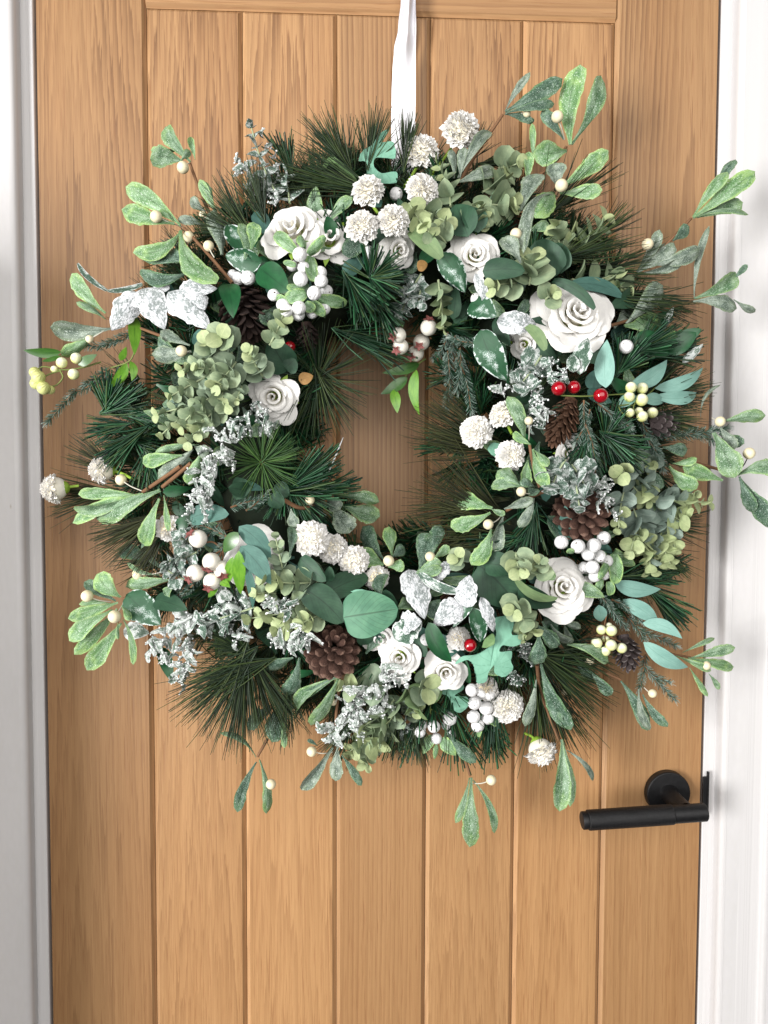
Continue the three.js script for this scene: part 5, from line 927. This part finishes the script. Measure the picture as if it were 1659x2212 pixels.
leaves('snow', [[340, 130, 470, 10, 90]], { mat: 'silver' }); leaves('laurel', [[610, 240, 470, 450, 70], [600, 320, 650, 545, 116]], { mat: 'laurelSnow' }); leaves('snow', [[530, 290, 345, 430, 158], [180, 70, 285, 395, 172], [560, 320, 580, 105, 140], [650, 250, 735, 478, 76], [130, 420, 268, 410, 140]], { mat: 'silver' }); leaves('strap', [[250, 95, 525, 222, 66, 0, -0.1]], { mat: 'glitter', style: 'strap' }); leaves('laurel', [[310, 415, 462, 675, 112, 0, -0.1]]); leaves('snow', [[85, 520, 268, 400, 152]], { mat: 'halfSnow' });
spr('H', 'silver_leaf_sprig', 'dark leaf with a snow streak beside the lower left mistletoe', 760, 1000, 1.4);
leaves('snow', [[640, 1130, 810, 1150, 112, 0, 0, 0]], {}); leaves('snow', [[660, 895, 885, 1095, 185]], { mat: 'laurelSnow', leaf: { rough: 0.12 } }); leaves('snow', [[1320, 900, 1240, 880, 110], [1330, 870, 1280, 930, 90]]); leaves('laurel', [[840, 930, 1060, 1000, 130]], { mat: 'darkLeaf' }); view('L'); 
spr('I', 'green_leaf_sprig', 'dark pointed leaf with white rim at the bottom left edge', 70, 950, 0.2);
view('H'); leaves('laurel', [[880, 1240, 955, 1465, 86]], { mat: 'laurel' }); leaves('snow', [[880, 1300, 950, 1465, 28]]);
view('B');
cutLeaf('cut_leaf', 'mint green cut leaf just left of the ribbon', [[905, 640], [895, 570], [850, 555], [880, 490], [940, 460], [985, 380], [1050, 335], [1030, 390], [1000, 440], [1065, 430], [1090, 480], [1085, 545], [1020, 550], [960, 545], [950, 600], [1000, 640], [1095, 630], [1095, 690], [1020, 700], [940, 680]], M.cut[0], 1.2, 0.8);
cutLeaf('cut_leaf', 'olive green curling cut leaf left of the mint one', [[860, 780], [800, 780], [745, 720], [770, 690], [750, 640], [700, 590], [650, 595], [615, 660], [612, 600], [640, 540], [690, 535], [740, 580], [800, 640], [850, 700]], M.cut[1], 1.2, 1);
view('J');
cutLeaf('cut_leaf', 'large mint green lobed leaf above the bottom pompon flower', [[720, 560], [750, 480], [735, 400], [800, 375], [830, 362], [845, 400], [870, 420], [850, 490], [900, 500], [918, 545], [860, 570], [790, 560], [770, 600], [850, 600], [845, 660], [860, 720], [800, 770], [740, 740], [735, 690], [700, 740], [690, 800], [630, 815], [615, 740], [600, 690], [560, 660], [490, 695], [530, 640], [620, 620]], M.cut[0], 2.0, 0.9);
cutLeaf('cut_leaf', 'pale green leaf lobe beside the red berry at the bottom', [[660, 580], [680, 520], [735, 490], [740, 550], [690, 580]], M.cut[1], 2.2, 0.4);
cutLeaf('cut_leaf', 'mint green leaf under the bottom right rose', [[380, 880], [400, 850], [520, 820], [540, 850], [480, 890], [560, 900], [570, 960], [520, 1010], [470, 980], [440, 900]], M.cut[0], 0.2, 0.5);
cutLeaf('cut_leaf', 'darker mint leaf under the bottom left rose', [[300, 860], [380, 845], [400, 880], [360, 940], [320, 920]], M.cut[1], 0, 0.4);
view('F'); cutLeaf('cut_leaf', 'small mint leaf behind the right pompon flowers', [[530, 860], [560, 820], [620, 830], [650, 870], [620, 920], [560, 900]], M.cut[0], 0, 0.3);
view('I'); cutLeaf('cut_leaf', 'mint leaf edge lying over the largest veined leaf', [[1130, 545], [1200, 530], [1300, 560], [1365, 600], [1370, 650], [1320, 630], [1290, 660], [1240, 645], [1210, 600]], M.cut[0], 2.6, 0.3);

// ---------------------------------------------------------------- berries
const bunch = (k, name, label, x, y, dz = 1.4) => { view(k); return sprig(name, label, x, y, dz); };
bunch('B', 'snowberry_bunch', 'white snowberries with grey leaves before the large upper left rose', 500, 1330, 2);
leaves('mistletoe', [[440, 1150, 310, 1022, 84], [490, 1120, 472, 1042, 64], [520, 1165, 630, 1045, 64], [535, 1180, 545, 1340, 88], [500, 1400, 380, 1375, 62], [400, 1480, 312, 1440, 66], [505, 1420, 368, 1455, 96], [590, 1450, 770, 1485, 84], [545, 1470, 625, 1565, 72], [440, 1235, 358, 1215, 40], [500, 1480, 560, 1530, 70]], { mat: 'oliveLeaf', style: 'mistletoe', leaf: { shape: 'strap', rough: 0.08 } });
berries(M.whiteBerry, [[465, 1165, 48, 1.6], [490, 1250, 42, 0.6], [598, 1285, 44, 0], [470, 1325, 48, 1.2], [605, 1340, 48, 1.2], [560, 1418, 48, 1.8], [640, 1405, 42, 0.4], [295, 1430, 43, 0.2], [355, 1495, 43, 0.6], [378, 1530, 43, 0.8], [460, 1515, 46, 1.2], [455, 1555, 44, 0.4], [545, 1545, 42, 0.2], [622, 1515, 44, 0.6], [415, 1240, 40, -0.6]], { lumps: 0.05 });
bunch('B', 'snowberry_bunch', 'three white berries over the dark cone at upper left', 100, 1320, 0.6);
berries(M.whiteBerry, [[65, 1320, 44], [128, 1318, 48, 0.4], [30, 1300, 40, -0.3]], { lumps: 0.05 });
bunch('B', 'snowberry_bunch', 'loose white berries among the top pompon flowers', 1000, 1000, -0.4);
berries(M.whiteBerry, [[915, 1150, 40], [1095, 770, 46, 0.6], [1620, 1455, 42, 1.4], [960, 1240, 42, -0.8]], { lumps: 0.05 });
bunch('F', 'snowberry_bunch', 'snowberries below the large right pine cone', 1200, 1520, 1.2);
berries(M.whiteBerry, [[1012, 1468, 44, 0], [1122, 1495, 48, 1], [1225, 1490, 46, 1.2], [1290, 1440, 46, 1], [1190, 1545, 45, 0.6], [1262, 1560, 43, 0.6], [1310, 1590, 40, 0.2], [1215, 1632, 44, 1], [1160, 1630, 36, -0.4], [1230, 1690, 40, 0.4], [1290, 1680, 40, 0]], { lumps: 0.05 });
view('K'); leaves('mistletoe', [[480, 140, 405, 215, 66], [545, 130, 690, 230, 84], [540, 150, 545, 365, 96], [500, 200, 430, 330, 60], [450, 330, 400, 430, 60], [500, 350, 510, 450, 70]], { mat: 'oliveLeaf', style: 'mistletoe', leaf: { shape: 'strap', rough: 0.08 } });
view('F'); leaves('mistletoe', [[1090, 1540, 1060, 1510, 50]], { mat: 'oliveLeaf', style: 'mistletoe' });
bunch('J', 'snowberry_bunch', 'snowberries between the bottom roses and pompon flower', 640, 980, 1);
berries(M.whiteBerry, [[595, 858, 44, 1], [612, 942, 45, 1.2], [605, 1032, 42, 0.8], [688, 975, 46, 0.8], [632, 1090, 45, 0.4], [698, 1038, 44, 0.2], [705, 885, 40, 0], [660, 880, 36, -0.4]], { lumps: 0.05 });
leaves('mistletoe', [[640, 1010, 630, 1060, 30], [650, 1050, 640, 1165, 42], [680, 1030, 765, 1085, 60]], { mat: 'oliveLeaf', style: 'mistletoe', leaf: { shape: 'strap' } });
bunch('J', 'snowberry_bunch', 'snowberries hanging lowest at the bottom edge', 350, 1100, 0.6);
berries(M.whiteBerry, [[346, 1097, 42, 1], [450, 1043, 45, 1], [253, 1130, 42, 1], [268, 1085, 38, 0.2], [362, 1175, 36, 0.2], [460, 1148, 34, -0.6], [425, 1088, 32, 0]], { lumps: 0.05 });
leaves('mistletoe', [[340, 1150, 275, 1275, 64], [395, 1170, 492, 1285, 84], [365, 1210, 350, 1310, 34]], { mat: 'halfSnow', style: 'mistletoe', leaf: { shape: 'ovate', rough: 0.2 } });
stem([[320, 900], [325, 1000], [345, 1060]], 0.7, 0.6, M.greenStem); stem([[320, 980], [380, 1010], [430, 1030]], 0.6, 0.6, M.greenStem); stem([[325, 990], [280, 1060], [255, 1100]], 0.6, 0.6, M.greenStem); stem([[500, 1080], [540, 1220], [570, 1330]], 1.2, 1, M.greenStem);
bunch('J', 'snowberry_bunch', 'single white berry between the two bottom roses', 297, 528, 0.8); berries(M.whiteBerry, [[297, 528, 41]], { lumps: 0.05 });
bunch('G', 'snowberry_bunch', 'single white berry right of the upper right rose', 500, 240, 3); berries(M.whiteBerry, [[500, 240, 58]], { lumps: 0.05 });
bunch('F', 'red_berry_pick', 'three glossy red berries beside the small brown cone', 1080, 470, 1.6);
berries(M.redBerry, [[995, 463, 49, 0.4], [1095, 455, 46, -0.2], [1270, 510, 51, 0.4]]); stem([[1010, 510], [1150, 515], [1430, 500]], 0.7, 0.7, M.greenStem);
bunch('J', 'red_berry_pick', 'single red berry above the mint lobed leaf', 582, 565, 2); berries(M.redBerry, [[582, 565, 45]]);
bunch('E', 'red_berry_pick', 'red berry in the dark under the upper left snowberries', 733, 440, -0.6); berries(M.redBerry, [[733, 440, 36]]);
bunch('G', 'lime_berry_bunch', 'pale yellow green berries above the right purple cone', 600, 680, 2.2);
berries(M.limeBerry, [[540, 570, 47, 0.6], [632, 578, 46, 0.6], [525, 648, 44, 0], [628, 672, 49, 0.8], [530, 778, 40, 0.2], [605, 768, 38, 0], [632, 808, 48, 0.8], [715, 778, 44, 0.5]], { toward: [0, 0.6] });
stem([[440, 720], [520, 710], [580, 690], [640, 720]], 0.7, 0.6, M.greenStem); stem([[500, 620], [540, 670], [575, 690]], 0.6, 0.6, M.greenStem); stem([[575, 690], [560, 740], [590, 800]], 0.6, 0.6, M.greenStem); stem([[440, 730], [460, 770], [500, 800]], 0.6, 0.6, M.greenStem);
bunch('K', 'lime_berry_bunch', 'pale yellow green berries beside the lower right purple cone', 490, 780, 2.2);
berries(M.limeBerry, [[448, 700, 37, 0.3], [522, 706, 41, 0.5], [505, 672, 26, -0.2], [415, 797, 41, 0.4], [480, 765, 30, -0.4], [520, 812, 41, 0.7], [477, 854, 38, 0.4], [597, 833, 38, 0.4]], { toward: [0, 0.6] });
stem([[490, 590], [470, 680], [480, 790]], 0.7, 0.6, M.twig); stem([[410, 740], [480, 740], [590, 790]], 0.6, 0.6, M.twig);
bunch('D', 'bud_cluster', 'yellow green striped buds and berries at the far left edge', 400, 590, 1.6);
berries(M.budBerry, [[228, 608, 38, 0.4], [252, 640, 42, 0.8], [235, 680, 38, 0.4], [285, 710, 44, 0.8], [330, 722, 30, 0.2]], { toward: [0.5, 0.3] });
berries(M.limeBerry, [[403, 545, 38, 0.4], [498, 515, 37, 0.4], [480, 620, 36, 0], [355, 588, 24, 0]], { toward: [0.2, 0.6] });
stem([[660, 540, 1], [520, 580, 1.4], [400, 590, 1.6], [280, 570, 1.8], [240, 590, 1.8]], 0.9, 0.7, M.greenStem); stem([[400, 595, 1.6], [320, 620, 1.9], [270, 650, 2]], 0.8, 0.7, M.greenStem); stem([[390, 592, 1.6], [410, 640, 1.8], [370, 690, 1.8], [330, 700, 1.8]], 0.8, 0.7, M.greenStem);
leaves('lance', [[400, 475, 150, 462, 60, 0, 0.04, 0.4], [400, 500, 272, 535, 30], [510, 560, 635, 490, 56]], { mat: 'bambooDark' });
view('H');
pips('five pip berries with maroon star tips at the lower left', 1290, 600, [[1128, 533, 60, 1075, 490, 2.2], [1215, 682, 59, 1195, 735, 2.6], [1108, 757, 58, 1075, 795, 2.6], [1285, 732, 57, 1300, 770, 2], [1220, 812, 58, 1205, 850, 2.4]]);
view('F');
pips('five pip berries with maroon star tips at the top of the opening', 60, 180, [[145, 65, 54, 145, 20, 1.8], [98, 162, 54, 85, 190, 2], [62, 235, 53, 30, 262, 2], [-53, 116, 52, -85, 134, 5], [-38, 191, 52, -66, 222, 4.6]]);

view('E');
piece('plastic_strip', leafGeo(at(972, 1295, 2.6), at(1080, 1033, 3), 10 * vs * unit(at(1000, 1150, 2.6)), { shape: 'strap', cup: 0.1, bend: 0.01, roll: 0 }), M.crumb, wreath, { label: 'thin white plastic strip standing up from the needles left of the opening' });
// the pieces past the first three hundred of their kind, joined
for (const { name, mat, list } of overflow.values()) piece(name === 'frosted_leaf' ? 'frosted_foliage' : name === 'leaflet' ? 'small_foliage' : name + '_mass', mergeGeometries(list), mat, wreath, { kind: 'stuff' });

scene.traverse((o) => { if (o.isMesh) { o.castShadow = true; o.receiveShadow = true; } });
scene.traverse((o) => { if (o.isLight) o.castShadow = true; });
renderer.render(scene, camera);
